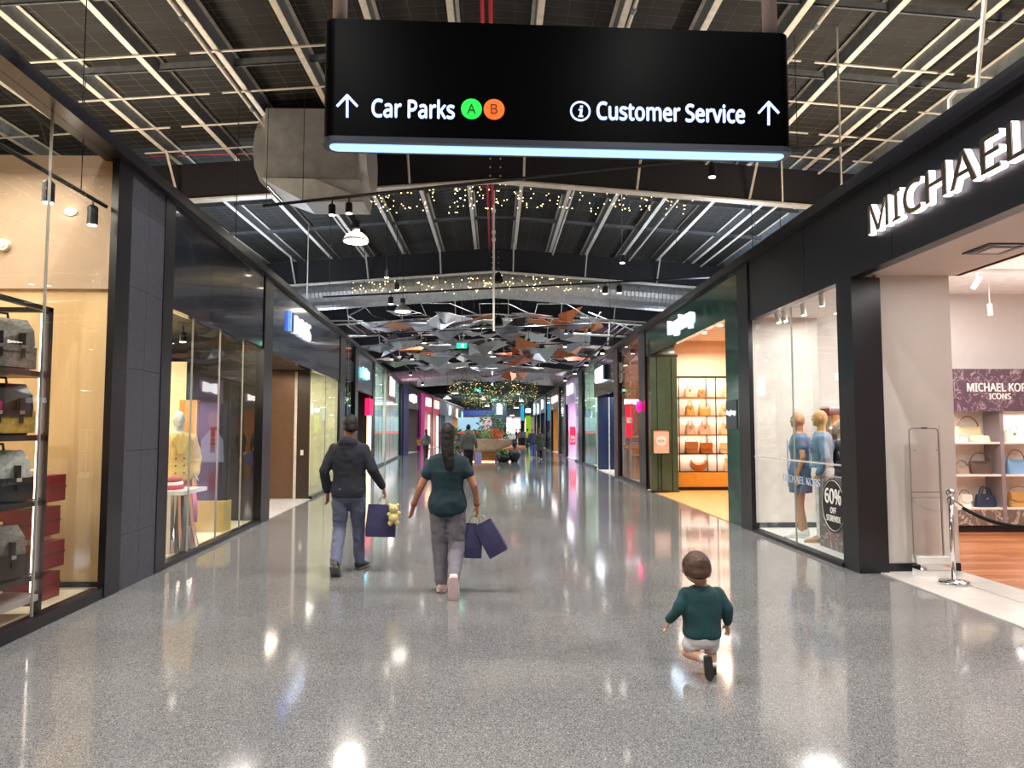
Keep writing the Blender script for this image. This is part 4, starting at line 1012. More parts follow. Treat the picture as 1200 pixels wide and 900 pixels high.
# ================================================================== BAG BUILDERS
def bag_shape(w_, h, d, taper=.85, slouch=0.0):
    R = []
    for f, s in ((0, .9), (.06, 1), (.5, 1 - (1 - taper) * .5), (.92, taper), (1.0, taper * .92)):
        a = w_ / 2 * s; b = d / 2 * (1 - f * .45); ring = []
        for k in range(16):
            t_ = 2 * math.pi * k / 16; cc, ss = math.cos(t_), math.sin(t_); p = .45
            z = h * f - (slouch * h * (1 - abs(cc) ** 1.5) * f)
            ring.append((a * math.copysign(abs(cc) ** p, cc), b * math.copysign(abs(ss) ** p, ss), z))
        R.append(ring)
    return MB().rings(R)
def handbag(label, loc, w_, h, d, m, style='tote', rz=0, group=None, hm=None, shop=None):
    t = thing('handbag', label, 'handbag', loc, rz, group); hm = hm or m
    if style == 'tote':
        sharp(bag_shape(w_, h, d).build('body', m, t, smooth=True, local=True), 50)
        for sy in (-1, 1): MB().tube([(w_ * .22 * math.cos(a), sy * d * .26, h * .97 + h * .62 * math.sin(a)) for a in np.linspace(math.pi, 0, 9)], .011 * w_ / .3, 6).build('handle', hm, t, local=True, smooth=True)
        MB().box(-.02, .02, -d * .4 - .004, -d * .3, h * .6, h * .75).build('clasp', m_chrome, t, local=True)
    elif style == 'flap':
        sharp(bag_shape(w_, h, d, .95).build('body', m, t, smooth=True, local=True), 50)
        MB().prism([(-w_ * .47, -d * .5, h * .98), (-w_ * .47, -d * .52, h * .55), (-w_ * .2, -d * .53, h * .38), (w_ * .2, -d * .53, h * .38), (w_ * .47, -d * .52, h * .55), (w_ * .47, -d * .5, h * .98)], (0, d * .2, 0)).build('flap', m, t, local=True)
        MB().tube([(w_ * .46 * math.cos(a), 0, h * .9 + h * .45 * math.sin(a)) for a in np.linspace(math.pi, 0, 9)], .008, 5).build('strap', hm, t, local=True)
    elif style == 'hobo':
        sharp(bag_shape(w_, h, d, .98, .28).build('body', m, t, smooth=True, local=True), 50)
        MB().tube([(w_ * .44 * math.cos(a), 0, h * .85 + h * .75 * math.sin(a)) for a in np.linspace(math.pi, 0, 11)], .011, 6).build('strap', hm, t, local=True, smooth=True)
    elif style == 'moon':
        pts = [(w_ / 2 * math.cos(a), -d / 2, h * .62 + h * .62 * math.sin(a)) for a in np.linspace(math.pi, 2 * math.pi, 13)] + [(w_ / 2 * .9 * math.cos(a), -d / 2, h * .95 - h * .42 * math.sin(a)) for a in np.linspace(0, math.pi, 9)]
        MB().prism(pts, (0, d, 0)).build('body', m, t, local=True)
        MB().tube([(w_ * .46 * math.cos(a), 0, h * .9 - h * .3 * math.sin(a) + .06 * h) for a in np.linspace(math.pi, 0, 9)], .008, 5).build('strap', hm, t, local=True)
    return t
L = lambda n, c, **k: mat('leather_' + n, c, .45, bump=.08, bscale=120, **k)

# ---- first right shop: shelf wall with header
sh = thing('shelf_unit', 'white cubby shelving with dark red marble header in the first right shop', 'shelving', (8.6, 11.2, 0))
YF = 11.0
xL = 7.0; divs = [6.2, atY(1172, 482, YF).x, 9.35, 10.7, 12.0]
zt = 1.9; zs = [atY(1150, 518, YF).z, atY(1150, 556, YF).z, atY(1150, 595, YF).z]
m_shelf = mat('white_shelf', 'efe9e2', .4)
B('back_panel', m_shelf, sh, 6.2, 12.05, 11.36, 11.39, .08, zt)
B('base_panel', marble('brown_marble', '75695f', 'd8c2b2', 4, .3, .03), sh, 6.2, 12.05, YF, 11.36, .12, zs[2] - .03)
B('plinth', m_black, sh, 6.2, 12.05, YF + .03, 11.36, 0, .12)
for z in zs: B('shelf', m_shelf, sh, 6.2, 12.05, YF - .01, 11.36, z - .03, z)
for x in divs: B('divider', mat('mauve_grey_divider', '8f8284', .5), sh, x - .03, x + .03, YF - .02, 11.36, .12, zt)
for x in divs[:-1]:
    for z in (zt,) : area('shelf_light', (x + .65, 11.12, zt - .03), .9, 5, (1, .95, .88), size_y=.1)
hd = thing('header_panel', 'wine red veined marble header with white lettering above the cubby shelves', 'sign', (9.1, 11.2, 1.9))
B('marble_face', marble('wine_marble', '604a58', 'bda6a8', 5.5, .3, .025), hd, 6.2, 12.05, YF - .05, 11.39, zt, 2.57)
for txt, px0, px1, y0, y1 in (('MICHAEL KORS', 1133, 1208, 449, 459), ('ICONS', 1159, 1184, 461, 468)):
    a = atY(px0, y1, YF - .05); c = atY(px1, y0, YF - .05)
    lettering(txt, ((a.x + c.x) / 2, YF - .052, (a.z + c.z) / 2), (1, 0, 0), (0, 0, 1), c.x - a.x, c.z - a.z, .012, m_white, None, hd, bold=.018)
def shelfbag(label, px, zi, wpx, hpx, m, style, hm=None, rz=0, d=.13):
    k = YF / FOC; p = atY(px, 550, YF + .1); return handbag(label, (p.x, YF + .12, zs[zi]), wpx * k, hpx * k, d, m, style, rz, hm=hm)
tanl = L('brown_strap', '8a5a34')
shelfbag('beige slouchy handbag with brown strap on the top cubby shelf', 1137, 0, 30, 19, L('beige', 'd6bd94'), 'hobo', tanl)
c = thing('clutch_bag', 'cream folded clutch lying on the top cubby shelf before the beige handbag', 'handbag', (atY(1150, 516, YF).x, YF + .05, zs[0]))
bag_shape(.34, .1, .1, .9).xf(Matrix.Translation(Vector(parent_loc(c)))).build('body', L('cream', 'eee2c4'), c, smooth=True)
c = thing('small_box', 'small white box on the top cubby shelf beside the cream clutch', 'box', (atY(1129, 516, YF).x, YF + .05, zs[0]))
B('carton', m_white, c, c.location.x - .08, c.location.x + .08, YF + .0, YF + .1, zs[0], zs[0] + .11); B('lid', m_shelf, c, c.location.x - .085, c.location.x + .085, YF - .005, YF + .105, zs[0] + .11, zs[0] + .13)
shelfbag('dark brown shoulder bag with tall strap on the middle cubby shelf', 1150, 1, 28, 16, L('darkbrown', '5c463e'), 'hobo', L('darkbrown', '5c463e'))
shelfbag('taupe bag with light strap at the left end of the middle cubby shelf', 1128, 1, 16, 10, L('taupe', '9a8272'), 'hobo', tanl)
shelfbag('small white bag with brown trim on the lowest cubby shelf', 1130, 2, 13, 15, L('white', 'efe6d8'), 'flap', tanl)
shelfbag('navy tote with two handles on the lowest cubby shelf', 1154, 2, 25, 15, L('navy', '27304a'), 'tote')
shelfbag('white tote with two handles in the right top cubby', 1189, 0, 22, 14, L('whiteb', 'f2ede4'), 'tote')
shelfbag('light blue denim shoulder bag in the right middle cubby', 1192, 1, 24, 18, mat('denim_bag', '7fa3cb', .7), 'hobo', tanl)
shelfbag('tan flap bag with dark strap in the right lowest cubby', 1194, 2, 28, 18, L('tan', 'c99a5c'), 'flap', tanl)
# ---- niche behind the window: hat shelf and rail of navy garments
nk = thing('clothes_rack', 'rack of navy garments below a shelf behind the right window mannequins', 'rack', (5.6, 11.1, 0))
for x in (5.28, 6.1): B('upright', m_black, nk, x - .015, x + .015, 11.1, 11.36, 0, 1.95)
B('shelf', m_shelf, nk, 5.28, 6.1, 11.05, 11.36, 1.62, 1.66); B('rail', m_chrome, nk, 5.28, 6.1, 11.2, 11.23, 1.42, 1.45); B('low_shelf', wood('walnut', '8a5634', axis='X'), nk, 5.28, 6.1, 11.05, 11.36, .55, .6); B('shelf', m_shelf, nk, 5.28, 6.1, 11.05, 11.36, 1.95, 1.98)
for k in range(7):
    x = 5.36 + .1 * k; g = thing('hanging_garment', 'navy garment hanging on the rack behind the right window', 'garment', (x, 11.2, .8), group='navy garments on the rack')
    MB().prism([(x, 11.08, .8), (x, 11.34, .8), (x, 11.33, 1.34), (x, 11.22, 1.41), (x, 11.1, 1.34)], (.035, 0, 0)).build('cloth', mat('garment_navy' if k % 3 else 'garment_blue', '2c3a63' if k % 3 else '7b93c4', .8), g)
    MB().tube([(x + .017, 11.22, 1.4), (x + .017, 11.22, 1.46)], .006, 4).build('hook', m_chrome, g)
h_ = thing('sun_hat', 'orange tan hat on the shelf behind the right window mannequins', 'hat', (5.46, 11.2, 1.66))
MB().lathe([(.2, 0), (.2, .012), (.13, .03), (.12, .14), (.08, .19), (.01, .2)], (5.46, 11.2, 1.66), 18).build('crown', mat('straw_orange', 'c98a55', .8), h_, smooth=True); MB().lathe([(.127, .03), (.127, .06)], (5.46, 11.2, 1.66), 18).build('ribbon', m_black, h_)
# ---- plinth and sticker
pl = thing('display_plinth', 'grey veined marble plinth with pink end in the right display window', 'plinth', (4.52, 9.1, .06))
B('block', marble('grey_marble', '6a6764', 'b8b2ac', 3, .3, .02), pl, 4.38, 4.85, 8.78, 9.55, .06, 1.0); B('end_block', mat('pinkish_block', 'b59c90', .4), pl, 4.38, 4.85, 8.42, 8.76, .06, .62)
handbag('black handbag with handles on the grey marble plinth', (4.6, 9.35, 1.0), .3, .2, .14, L('black', '1a191c'), 'tote', 1.4)
handbag('cream ruffled bag at the near end of the grey marble plinth', (4.6, 8.95, 1.0), .24, .14, .12, L('creamb', 'e0c9a8'), 'hobo', 1.4)
st = thing('window_sticker', 'round black sticker reading sixty percent off on the right window glass', 'sticker', (RX + .03, 8.63, .66))
def wallx(y, z): return (RX + .036, y, z)
cc = [(RX + .034, 8.63 + .31 * math.cos(a), .69 + .33 * math.sin(a)) for a in np.linspace(0, 2 * math.pi, 41)[:-1]]
MB().prism(cc[::-1], (-.004, 0, 0)).build('disc', mat('sticker_black', '17161a', .4), st)
MB().tube([(RX + .029, 8.63 + .285 * math.cos(a), .69 + .305 * math.sin(a)) for a in np.linspace(0, 2 * math.pi, 41)[:-1]], .003, 4, closed=True).build('outline', m_white, st)
for txt, z, wd, ht in (('60%', .80, .42, .19), ('OFF', .63, .15, .075), ('STOREWIDE', .53, .36, .075)): lettering(txt, (RX + .029, 8.63, z), (0, -1, 0), (0, 0, 1), wd, ht, .003, m_white, None, st, bold=.018 if txt != '60%' else .02)
ws = thing('window_lettering', 'faint white shop name lettering low on the right window glass', 'lettering', (RX + .03, 10.0, 1.05))
lettering('MICHAEL KORS', (RX + .036, 9.55, .93), (0, -1, 0), (0, 0, 1), 1.15, .1, .004, mat('frosted_letters', 'aeb9cf', .4), None, ws, bold=.008)
# ---- security gate, stanchions
p = fl(1084, 675); gx, gy = p.x, 7.84
sgm = bpy.data.materials.new('clear_acrylic'); sgm.use_nodes = True; nt = sgm.node_tree; nt.nodes.remove(nt.nodes['Principled BSDF'])
tb = nt.nodes.new('ShaderNodeBsdfTransparent'); tb.inputs[0].default_value = (.985, .985, .985, 1); gb = nt.nodes.new('ShaderNodeBsdfGlossy'); gb.inputs['Roughness'].default_value = .05
mx = nt.nodes.new('ShaderNodeMixShader'); fr_ = nt.nodes.new('ShaderNodeFresnel'); nt.links.new(fr_.outputs[0], mx.inputs[0]); nt.links.new(tb.outputs[0], mx.inputs[1]); nt.links.new(gb.outputs[0], mx.inputs[2]); nt.links.new(mx.outputs[0], nt.nodes['Material Output'].inputs[0])
gt = thing('security_gate', 'clear acrylic antitheft gate with white base by the right entrance wall', 'security gate', (4.8, gy, 0))
B('clear_panel', sgm, gt, 4.62, 4.98, gy - .01, gy + .01, .12, 1.66)
m_gate = mat('gate_trim', 'cdc4bc', .4)
MB().tube([(4.64, gy, .2), (4.635, gy, 1.6), (4.66, gy, 1.63), (4.94, gy, 1.63), (4.965, gy, 1.6), (4.97, gy, .2)], .006, 6).build('edge_coil', m_gate, gt)
MB().tube([(4.64, gy, .92), (4.97, gy, .92)], .006, 6).build('cross_coil', m_gate, gt); MB().tube([(4.64, gy, .86), (4.97, gy, .86)], .004, 6).build('cross_coil', m_gate, gt)
for x in (4.69, 4.93): B('fixing_screw', m_black, gt, x - .006, x + .006, gy - .016, gy - .01, 1.38, 1.39)
B('top_chip', m_black, gt, 4.77, 4.84, gy - .014, gy - .01, 1.625, 1.64)
B('base', mat('gate_white', 'dedbd8', .4), gt, 4.66, 5.0, gy - .09, gy + .07, .012, .22); B('chrome_band', m_chrome, gt, 4.655, 5.005, gy - .095, gy + .075, .08, .14)
def stanchion(x, y, label):
    t = thing('rope_stanchion', label, 'stanchion', (x, y, .012))
    MB().lathe([(.14, 0), (.145, .01), (.14, .035), (.03, .05)], (x, y, .012), 24).build('base', m_chrome, t, smooth=True)
    MB().lathe([(.024, .04), (.024, .9)], (x, y, .012), 16).build('post', m_chrome, t, smooth=True)
    MB().lathe([(.024, .83), (.036, .835), (.036, .88), (.024, .9), (.024, .91)], (x, y, .012), 16).build('collar', m_chrome, t)
    MB().ball((x, y, .955), .042, 14).build('finial', m_chrome, t, smooth=True); return t
p = fl(1118, 685); stanchion(4.78, 7.38, 'chrome rope post in front of the right entrance'); stanchion(6.15, 7.15, 'second chrome rope post deeper inside the right entrance')
rp = thing('barrier_rope', 'black velvet barrier rope sagging between the two chrome posts', 'rope', (5.4, 7.3, .6))
P0 = Vector((4.80, 7.38, .865)); P1 = Vector((6.13, 7.15, .865)); q = []
for k in range(17):
    f = k / 16; v = P0.lerp(P1, f); v.z -= .25 * 4 * f * (1 - f); q.append(v)
MB().tube(q[1:-1], .019, 8).build('rope', mat('velvet', '0c0b0e', .9), rp, smooth=True)
for a, c in ((q[0], q[1]), (q[-1], q[-2])): MB().tube([a, c], .024, 8).build('end_cap', m_chrome, rp)
# ---- soffit fittings
for px, py, lab in ((1166, 291, 'square black ceiling diffuser in the right entrance soffit'),):
    c = fl(px, py, 3.41); g = thing('ceiling_diffuser', lab, 'air vent', tuple(c)); B('frame', m_black, g, c.x - .2, c.x + .2, c.y - .2, c.y + .2, 3.395, 3.41); B('core', m_white, g, c.x - .1, c.x + .1, c.y - .1, c.y + .1, 3.385, 3.395)
    for k_ in (-.15, .15): B('blade', m_galvd, g, c.x + k_ - .02, c.x + k_ + .02, c.y - .15, c.y + .15, 3.388, 3.395)
tr = thing('spotlight_track', 'white track with tilted spotlights on the ceiling of the first right shop', 'track', (6.6, 8.0, 3.8))
B('rail', m_white, tr, 6.0, 6.04, 3.6, 11.0, 3.8, 3.84); B('rail', m_white, tr, 6.0, 10.5, 9.6, 9.64, 3.8, 3.84)
def wspot(p, aim, label, group=None):
    p = Vector(p); a = (Vector(aim) - p).normalized(); t = thing('white_spotlight', label, 'spotlight', tuple(p), group=group)
    MB().tube([(p.x, p.y, 3.86 if p.z > 3.42 or p.x > 5.4 else 3.42), p], .01, 6).build('stem', m_white, t); MB().tube([p - a * .07, p + a * .1], .035, 12).build('can', m_white, t); MB().tube([p + a * .1, p + a * .104], .03, 12).build('lens', m_lampw, t)
wspot(atY(1145, 330, 9.6), (6, 11.4, 1), 'lit white spotlight above the first right shop shelves, left one'); wspot(atY(1160, 361, 10.6), (8, 11, .5), 'small white spotlight near the back wall of the first right shop')
for k, (px, py) in enumerate(((911, 370), (919, 368), (941, 360), (963, 348))):
    p = fl(px, py, 3.36); p = Vector((min(max(p.x, 4.3), 5.1), p.y, 3.34)); wspot(p, (4.6, 9.6, .5), 'lit white spotlight in the ceiling over the right window mannequins', 'spotlights over the right window mannequins')

# ================================================================== SECOND RIGHT SHOP SHELVES
ks = thing('shelf_unit', 'rose backed brass and black shelving filled with handbags behind green doors', 'shelving', (6.4, 18.9, 0))
YS = 18.74
sx0, sx1 = 4.85, 8.2; zsh = [atY(825, y, YS).z for y in (465, 486.5, 509, 531.4, 552.5)]; ztop = atY(825, 443, YS).z
B('back_panel', mat('pink_back', 'f3dccd', .6), ks, sx0, sx1, 19.05, 19.09, 0, ztop)
B('base_cabinet', mat('honey_base', 'dfa040', .35), ks, sx0, sx1, YS, 19.05, .1, zsh[4] - .02); B('plinth', m_black, ks, sx0, sx1, YS + .02, 19.05, 0, .1)
m_brs = mat('brass_shelf', 'c98f3a', .3, .5)
for i, z in enumerate(zsh): B('shelf', m_brs if i < 3 else m_black, ks, sx0, sx1, YS, 19.05, z - .02, z)
B('top_rail', m_black, ks, sx0, sx1, YS, YS + .04, ztop, ztop + .05)
for px in (796, 839.5, 884): x = atY(px, 500, YS).x; B('upright', m_black, ks, x - .012, x + .012, YS, YS + .03, zsh[4], ztop)
for px in (832,): x = atY(px, 500, YS).x; B('back_upright', m_galvd, ks, x - .02, x + .02, 19.0, 19.04, zsh[4], ztop)
for z in zsh[:4] + [ztop]: area('shelf_light', (5.8, 18.9, z - .03), 1.8, 5.5, (1, .86, .72), size_y=.12)
kb = [L('tan2', 'b97a45'), L('rose', 'd8b09a'), L('honey', 'c89545'), L('sand', 'd9b88f'), L('cream2', 'e6d3a8'), L('orangeb', 'b8672c')]
names = ['top', 'second', 'third', 'fourth', 'lowest']
def kbag(lab, px, zi, wpx, hpx, m, style):
    k = YS / FOC; p = atY(px, 500, YS + .12); handbag(lab, (p.x, YS + .15, zsh[zi]), wpx * k * 1.12, hpx * k * 1.25, .16, kb[m], style)
kbag('tan rose square handbag, left on the top lit shelf behind the green doors', 809, 0, 12, 9, 1, 'tote'); kbag('small tan bucket bag with tall handle, second on the top lit shelf', 823, 0, 8, 7, 0, 'tote'); kbag('cream bag at the right end of the top lit shelf', 853, 0, 10, 10, 4, 'flap')
kbag('honey coloured handbag left on the second lit shelf', 809, 1, 10, 9, 2, 'tote'); kbag('gold brown handbag in the middle of the second lit shelf', 826, 1, 13, 8, 2, 'hobo'); kbag('pale tote at the right of the second lit shelf', 849, 1, 9, 7, 3, 'tote')
kbag('pale rose tote left on the third lit shelf', 809, 2, 11, 9, 1, 'tote'); kbag('wide pale rose tote in the middle of the third lit shelf', 826, 2, 14, 9, 1, 'tote'); kbag('cream basket bag at the right of the third lit shelf', 850, 2, 12, 10, 4, 'tote')
kbag('brown slouchy handbag left on the fourth lit shelf', 810, 3, 14, 11, 0, 'flap'); kbag('orange brown handbag in the middle of the fourth lit shelf', 827, 3, 14, 10, 5, 'flap'); kbag('light cream handbag at the right of the fourth lit shelf', 849, 3, 12, 10, 4, 'flap')
kbag('brown crescent shaped handbag on the lowest lit shelf', 818, 4, 17, 11, 5, 'moon'); kbag('pale upright bag at the right of the lowest lit shelf', 852, 4, 8, 12, 3, 'tote')
ps = thing('poster_stand', 'pale pink framed poster with percent circle in front of the green doors', 'poster', (4.4, 18.0, 0))
a = atY(765.5, 531.5, 18.05); c = atY(784.5, 504, 18.05)
B('board', mat('poster_pink', 'dcb8a4', .5), ps, a.x, c.x, 18.05, 18.08, a.z, c.z); B('stand_pole', m_black, ps, (a.x + c.x) / 2 - .015, (a.x + c.x) / 2 + .015, 18.08, 18.11, .02, a.z); B('stand_foot', m_black, ps, (a.x + c.x) / 2 - .15, (a.x + c.x) / 2 + .15, 18.0, 18.2, .012, .03)
MB().tube([(a.x, 18.04, a.z), (c.x, 18.04, a.z), (c.x, 18.04, c.z), (a.x, 18.04, c.z)], .012, 4, closed=True).build('frame', m_black, ps)
MB().prism([((a.x + c.x) / 2 + .13 * math.cos(t_), 18.048, (a.z + c.z) / 2 + .02 + .13 * math.sin(t_)) for t_ in np.linspace(0, 6.283, 25)[:-1]], (0, -.004, 0)).build('circle', m_white, ps)
lettering('60%', ((a.x + c.x) / 2, 18.043, (a.z + c.z) / 2 + .02), (1, 0, 0), (0, 0, 1), .17, .07, .002, mat('poster_ink', '5a4038'), None, ps)
spot_row(1, 13, 18, 4, 1.1, 4.01, label='small round downlight in the rose ceiling of the green marble shop', group='downlights in the green marble shop')
# ---- third right shop goods
ct = thing('display_counter', 'stacked light wood display boxes behind the brownish right window', 'display', (4.6, 22.6, 0))
m_lw = wood('light_wood', 'b98555', axis='X'); B('box', m_lw, ct, 4.45, 5.1, 22.3, 22.9, .02, .75); B('box', m_lw, ct, 4.4, 4.9, 22.9, 23.3, .02, 1.1); B('top_board', m_lw, ct, 4.4, 5.15, 22.25, 22.95, .75, .8)
po = thing('red_poster', 'tall red hanging poster behind the right window glass', 'poster', (4.7, 22.2, 1.2))
a = atY(733.5, 549 - 36, 21.8); c = atY(741.5, 474, 21.8); B('banner', glow('red_poster', 'd81838', .35), po, a.x, c.x, 21.8, 21.83, a.z, c.z); B('headline', mat('poster_white', 'f0c8c8', .5), po, a.x + .03, c.x - .03, 21.79, 21.8, a.z + .45, a.z + .62); B('top_bar', m_black, po, a.x - .01, c.x + .01, 21.79, 21.84, c.z, c.z + .02)  # weak glow of the banner stands in for light falling on it
lp_ = thing('lit_sign_box', 'bright white lit panel above the red poster in the right window', 'light', (4.9, 22.0, 2.2)); a = atY(732, 474, 22.0); c = atY(752, 468, 22.0); B('lit_face', glow('white_panel', 'f0f0ff', 1.3), lp_, a.x, c.x, 22.0, 22.05, a.z, c.z); B('housing', m_black, lp_, a.x, c.x, 22.05, 22.1, a.z, c.z)
hn = thing('neon_shape', 'pink neon blob light beside the green folded doors', 'neon light', (4.1, 19.55, 2.3)); p = atX(757.5, 475, 4.02)
MB().ball((4.0, 19.6, p.z), .13, 12, .6, .8, 1.3).build('neon', glow('pink_neon', 'ff1478', 1.6), hn, smooth=True); B('bracket', m_black, hn, 4.0, 4.08, 19.58, 19.62, p.z - .03, p.z + .03)
pw_ = struct('wall_slatted_backdrop', (0, 0, 0), 'brown tiled end wall of the third right shop', 'wall')
for i in range(7):
    for j in range(6): B('tile', mat('brown_tile_%d' % ((i * 3 + j) % 3), ('b07a58', 'a3694c', 'bd8a68')[(i * 3 + j) % 3], .4), pw_, 4.3 + .42 * j, 4.3 + .42 * j + .405, 23.38, 23.42, 1.3 + .42 * i, 1.3 + .42 * i + .405)
rk = thing('white_rack', 'white framed display stand in the dark navy right doorway', 'rack', (4.5, 26.0, 0))
for x in (4.45, 4.85):
    for yy in (25.6, 26.0): B('leg', m_white, rk, x - .02, x + .02, yy - .02, yy + .02, .03, 1.6)
for z in (.1, .85, 1.58): B('shelf', m_white, rk, 4.43, 4.87, 25.58, 26.02, z, z + .03)
nd = struct('door_2', (0, 0, 0), 'navy panels with a pale strip at the far side of the fourth right shop', 'door'); B('door_panel', mat('navy_panel', '26304e', .35), nd, 4.12, 4.52, 28.2, 28.26, .02, 2.9); B('metal_strip', m_galv, nd, 4.53, 4.58, 28.18, 28.26, .02, 2.9); B('door_panel', mat('navy_panel', '26304e'), nd, 4.6, 6.4, 28.2, 28.26, .02, 2.9)
sp_ = thing('sale_poster', 'red sale poster with white lettering on the lilac fronted right shop', 'poster', (4.6, 40.6, 1.3)); a = atY(668, 521, 40.6); c = atY(674.5, 500, 40.6)
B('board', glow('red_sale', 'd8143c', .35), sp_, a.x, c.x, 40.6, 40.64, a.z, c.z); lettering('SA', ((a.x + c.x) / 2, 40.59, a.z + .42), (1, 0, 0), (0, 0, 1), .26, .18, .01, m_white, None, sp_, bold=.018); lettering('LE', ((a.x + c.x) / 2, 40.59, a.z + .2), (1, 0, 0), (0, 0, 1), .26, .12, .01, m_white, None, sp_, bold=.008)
for s, lab in ((31.5, 'narrow red poster inside the pale green left window'), (40.8, 'narrow red poster inside the farther pale left window')):
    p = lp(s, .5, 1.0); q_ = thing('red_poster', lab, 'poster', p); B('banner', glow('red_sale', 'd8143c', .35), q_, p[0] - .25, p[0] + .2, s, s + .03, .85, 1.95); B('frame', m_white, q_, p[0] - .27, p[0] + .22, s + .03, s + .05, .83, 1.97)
def dressform_shelf(side, s, dd, name, lab):
    p = (lp if side < 0 else rp_)(s, dd, 0); t = thing('display_shelf', lab, 'shelving', p)
    for k in range(5): B('shelf', m_shelf, t, p[0] - .6, p[0] + .6, s, s + .3, .3 + .5 * k, .33 + .5 * k)
    for k in (-.6, .6): B('side', m_shelf, t, p[0] + k - .02, p[0] + k + .02, s, s + .3, .03, 2.4)
    cs = ('c8483a', '3d6aa8', 'd8c060', '4a8a5a', 'b48ac0', 'e8e4dc')
    for k in range(4):
        for j in range(5):
            ci = (k * 5 + j) % 6
            bx = thing('boxed_goods', '%s package, %s shelf from the bottom, %s, in %s' % (('red', 'blue', 'yellow', 'green', 'lilac', 'white')[ci], ('first', 'second', 'third', 'fourth')[k], ('left end', 'left of middle', 'middle', 'right of middle', 'right end')[j], lab.replace('the shelf in ', '')), 'package', (p[0] - .5 + .22 * j, s + .05, .33 + .5 * k), group='packages on ' + lab)
            h_ = rs.uniform(.15, .36); MB().box(-.07, .07, 0, .16, 0, h_).build('carton', mat('goods_' + cs[(k * 5 + j) % 6], cs[(k * 5 + j) % 6], .5), bx, local=True); MB().box(-.072, .072, -.002, .162, h_ * .4, h_ * .6).build('label_band', m_white, bx, local=True)
dressform_shelf(-1, 32.6, 1.3, 'a', 'the shelf in the pale green left shop'); dressform_shelf(1, 32.3, 1.2, 'b', 'the shelf in the pale right shop'); dressform_shelf(-1, 38.2, 1.2, 'c', 'the shelf in the script sign shop')

# ================================================================== LEFT CORNER WINDOW: SHELVING, BACKPACKS, RED CASES
un = thing('shelf_unit', 'dark metal open shelving with upright light strips holding backpacks', 'shelving', (-4.1, 5.3, .08))
m_iron = mat('dark_bronze_frame', '35302e', .4, .5); UX0, UX1, UY0, UY1 = -4.35, -3.8, 3.9, 6.14
for x in (UX0, UX1 - .04):
    for y in (UY0, UY1 - .05): B('upright', m_iron, un, x, x + .04, y, y + .05, .08, 2.66)
zl = [.42, 1.03, 1.57, 2.1]
for z in zl: B('shelf', m_iron, un, UX0, UX1, UY0, UY1, z - .045, z)
B('low_shelf', mat('lilac_shelf', 'a89c9a', .3), un, UX0, UX1, UY0, UY1, .2, .25)
for x in (UX0, UX1 - .04): B('top_rail', m_iron, un, x, x + .04, UY0, UY1, 2.62, 2.66)
for y in (UY0, UY1 - .05): B('top_rail', m_iron, un, UX0, UX1, y, y + .05, 2.62, 2.66)
for i, (z0, z1) in enumerate(((.27, .37), (.43, .98), (1.04, 1.52), (1.58, 2.05), (2.11, 2.6))):
    B('light_strip', glow('shelf_strip', 'ffeede', 3.5), un, UX1 - .052, UX1 - .04, UY1 - .085, UY1 - .055, z0, z1)
    B('light_strip', glow('shelf_strip', 'ffeede', 3.5), un, UX0 + .02, UX0 + .035, 5.3, 5.34, z0, z1)
def backpack(x, y, z, label, body, front, rz=.25, s=1.0, trim=None, flapm=None):
    t = thing('backpack', label, 'backpack', (x, y, z), rz); trim = trim or m_chrome
    b_ = MB(); R = []
    for f, a, d_ in ((0, .19, .12), (.05, .2, .13), (.5, .2, .13), (.8, .19, .12), (.95, .15, .09), (1, .09, .05)):
        R.append([(a * s * math.copysign(abs(math.cos(q)) ** .55, math.cos(q)), d_ * s * math.copysign(abs(math.sin(q)) ** .55, math.sin(q)), f * .42 * s) for q in np.linspace(0, 6.283, 21)[:-1]])
    sharp(b_.rings(R).build('body', body, t, smooth=True, local=True), 60)
    fl_ = MB(); fl_.prism([(-.19 * s, -.15 * s, .2 * s), (.19 * s, -.15 * s, .2 * s), (.18 * s, -.145 * s, .33 * s), (.15 * s, -.09 * s, .42 * s), (-.15 * s, -.09 * s, .42 * s), (-.18 * s, -.145 * s, .33 * s)], (0, .03 * s, 0)); fl_.build('flap', flapm or front, t, local=True)
    MB().box(-.14 * s, .14 * s, -.19 * s, -.12 * s, .02 * s, .19 * s).build('front_pocket', front, t, local=True)
    MB().box(-.16 * s, .16 * s, -.2 * s, -.15 * s, .15 * s, .2 * s).build('pocket_flap', body, t, local=True)
    for sx in (-1, 1):
        MB().box(sx * .24 * s, sx * .18 * s, -.07 * s, .07 * s, .02 * s, .2 * s).build('side_pocket', front, t, local=True)
        MB().box(sx * .08 * s - .014, sx * .08 * s + .014, -.205 * s, -.145 * s, .1 * s, .3 * s).build('strap', m_black, t, local=True)
        MB().box(sx * .08 * s - .018, sx * .08 * s + .018, -.212 * s, -.2 * s, .17 * s, .2 * s).build('buckle', trim, t, local=True)
        MB().tube([(sx * .09 * s, .1 * s, .38 * s), (sx * .11 * s, .19 * s, .3 * s), (sx * .12 * s, .2 * s, .15 * s), (sx * .11 * s, .12 * s, .04 * s)], .018 * s, 6, flat=.5).build('shoulder_strap', body, t, local=True)
    MB().tube([(-.05 * s, 0, .4 * s), (-.04 * s, 0, .47 * s), (.04 * s, 0, .47 * s), (.05 * s, 0, .4 * s)], .012 * s, 6).build('grab_handle', m_black, t, local=True)
    return t
m_greyc = mat('coated_canvas_grey', '6d655c', .6, var=.35, scale=40); m_yel = mat('yellow_canvas', 'b58e35', .6, var=.25, scale=40); m_blk = mat('black_leather', '1c1c1e', .35, bump=.1); m_wht = mat('pale_canvas', 'b9b4aa', .6, var=.3, scale=40)
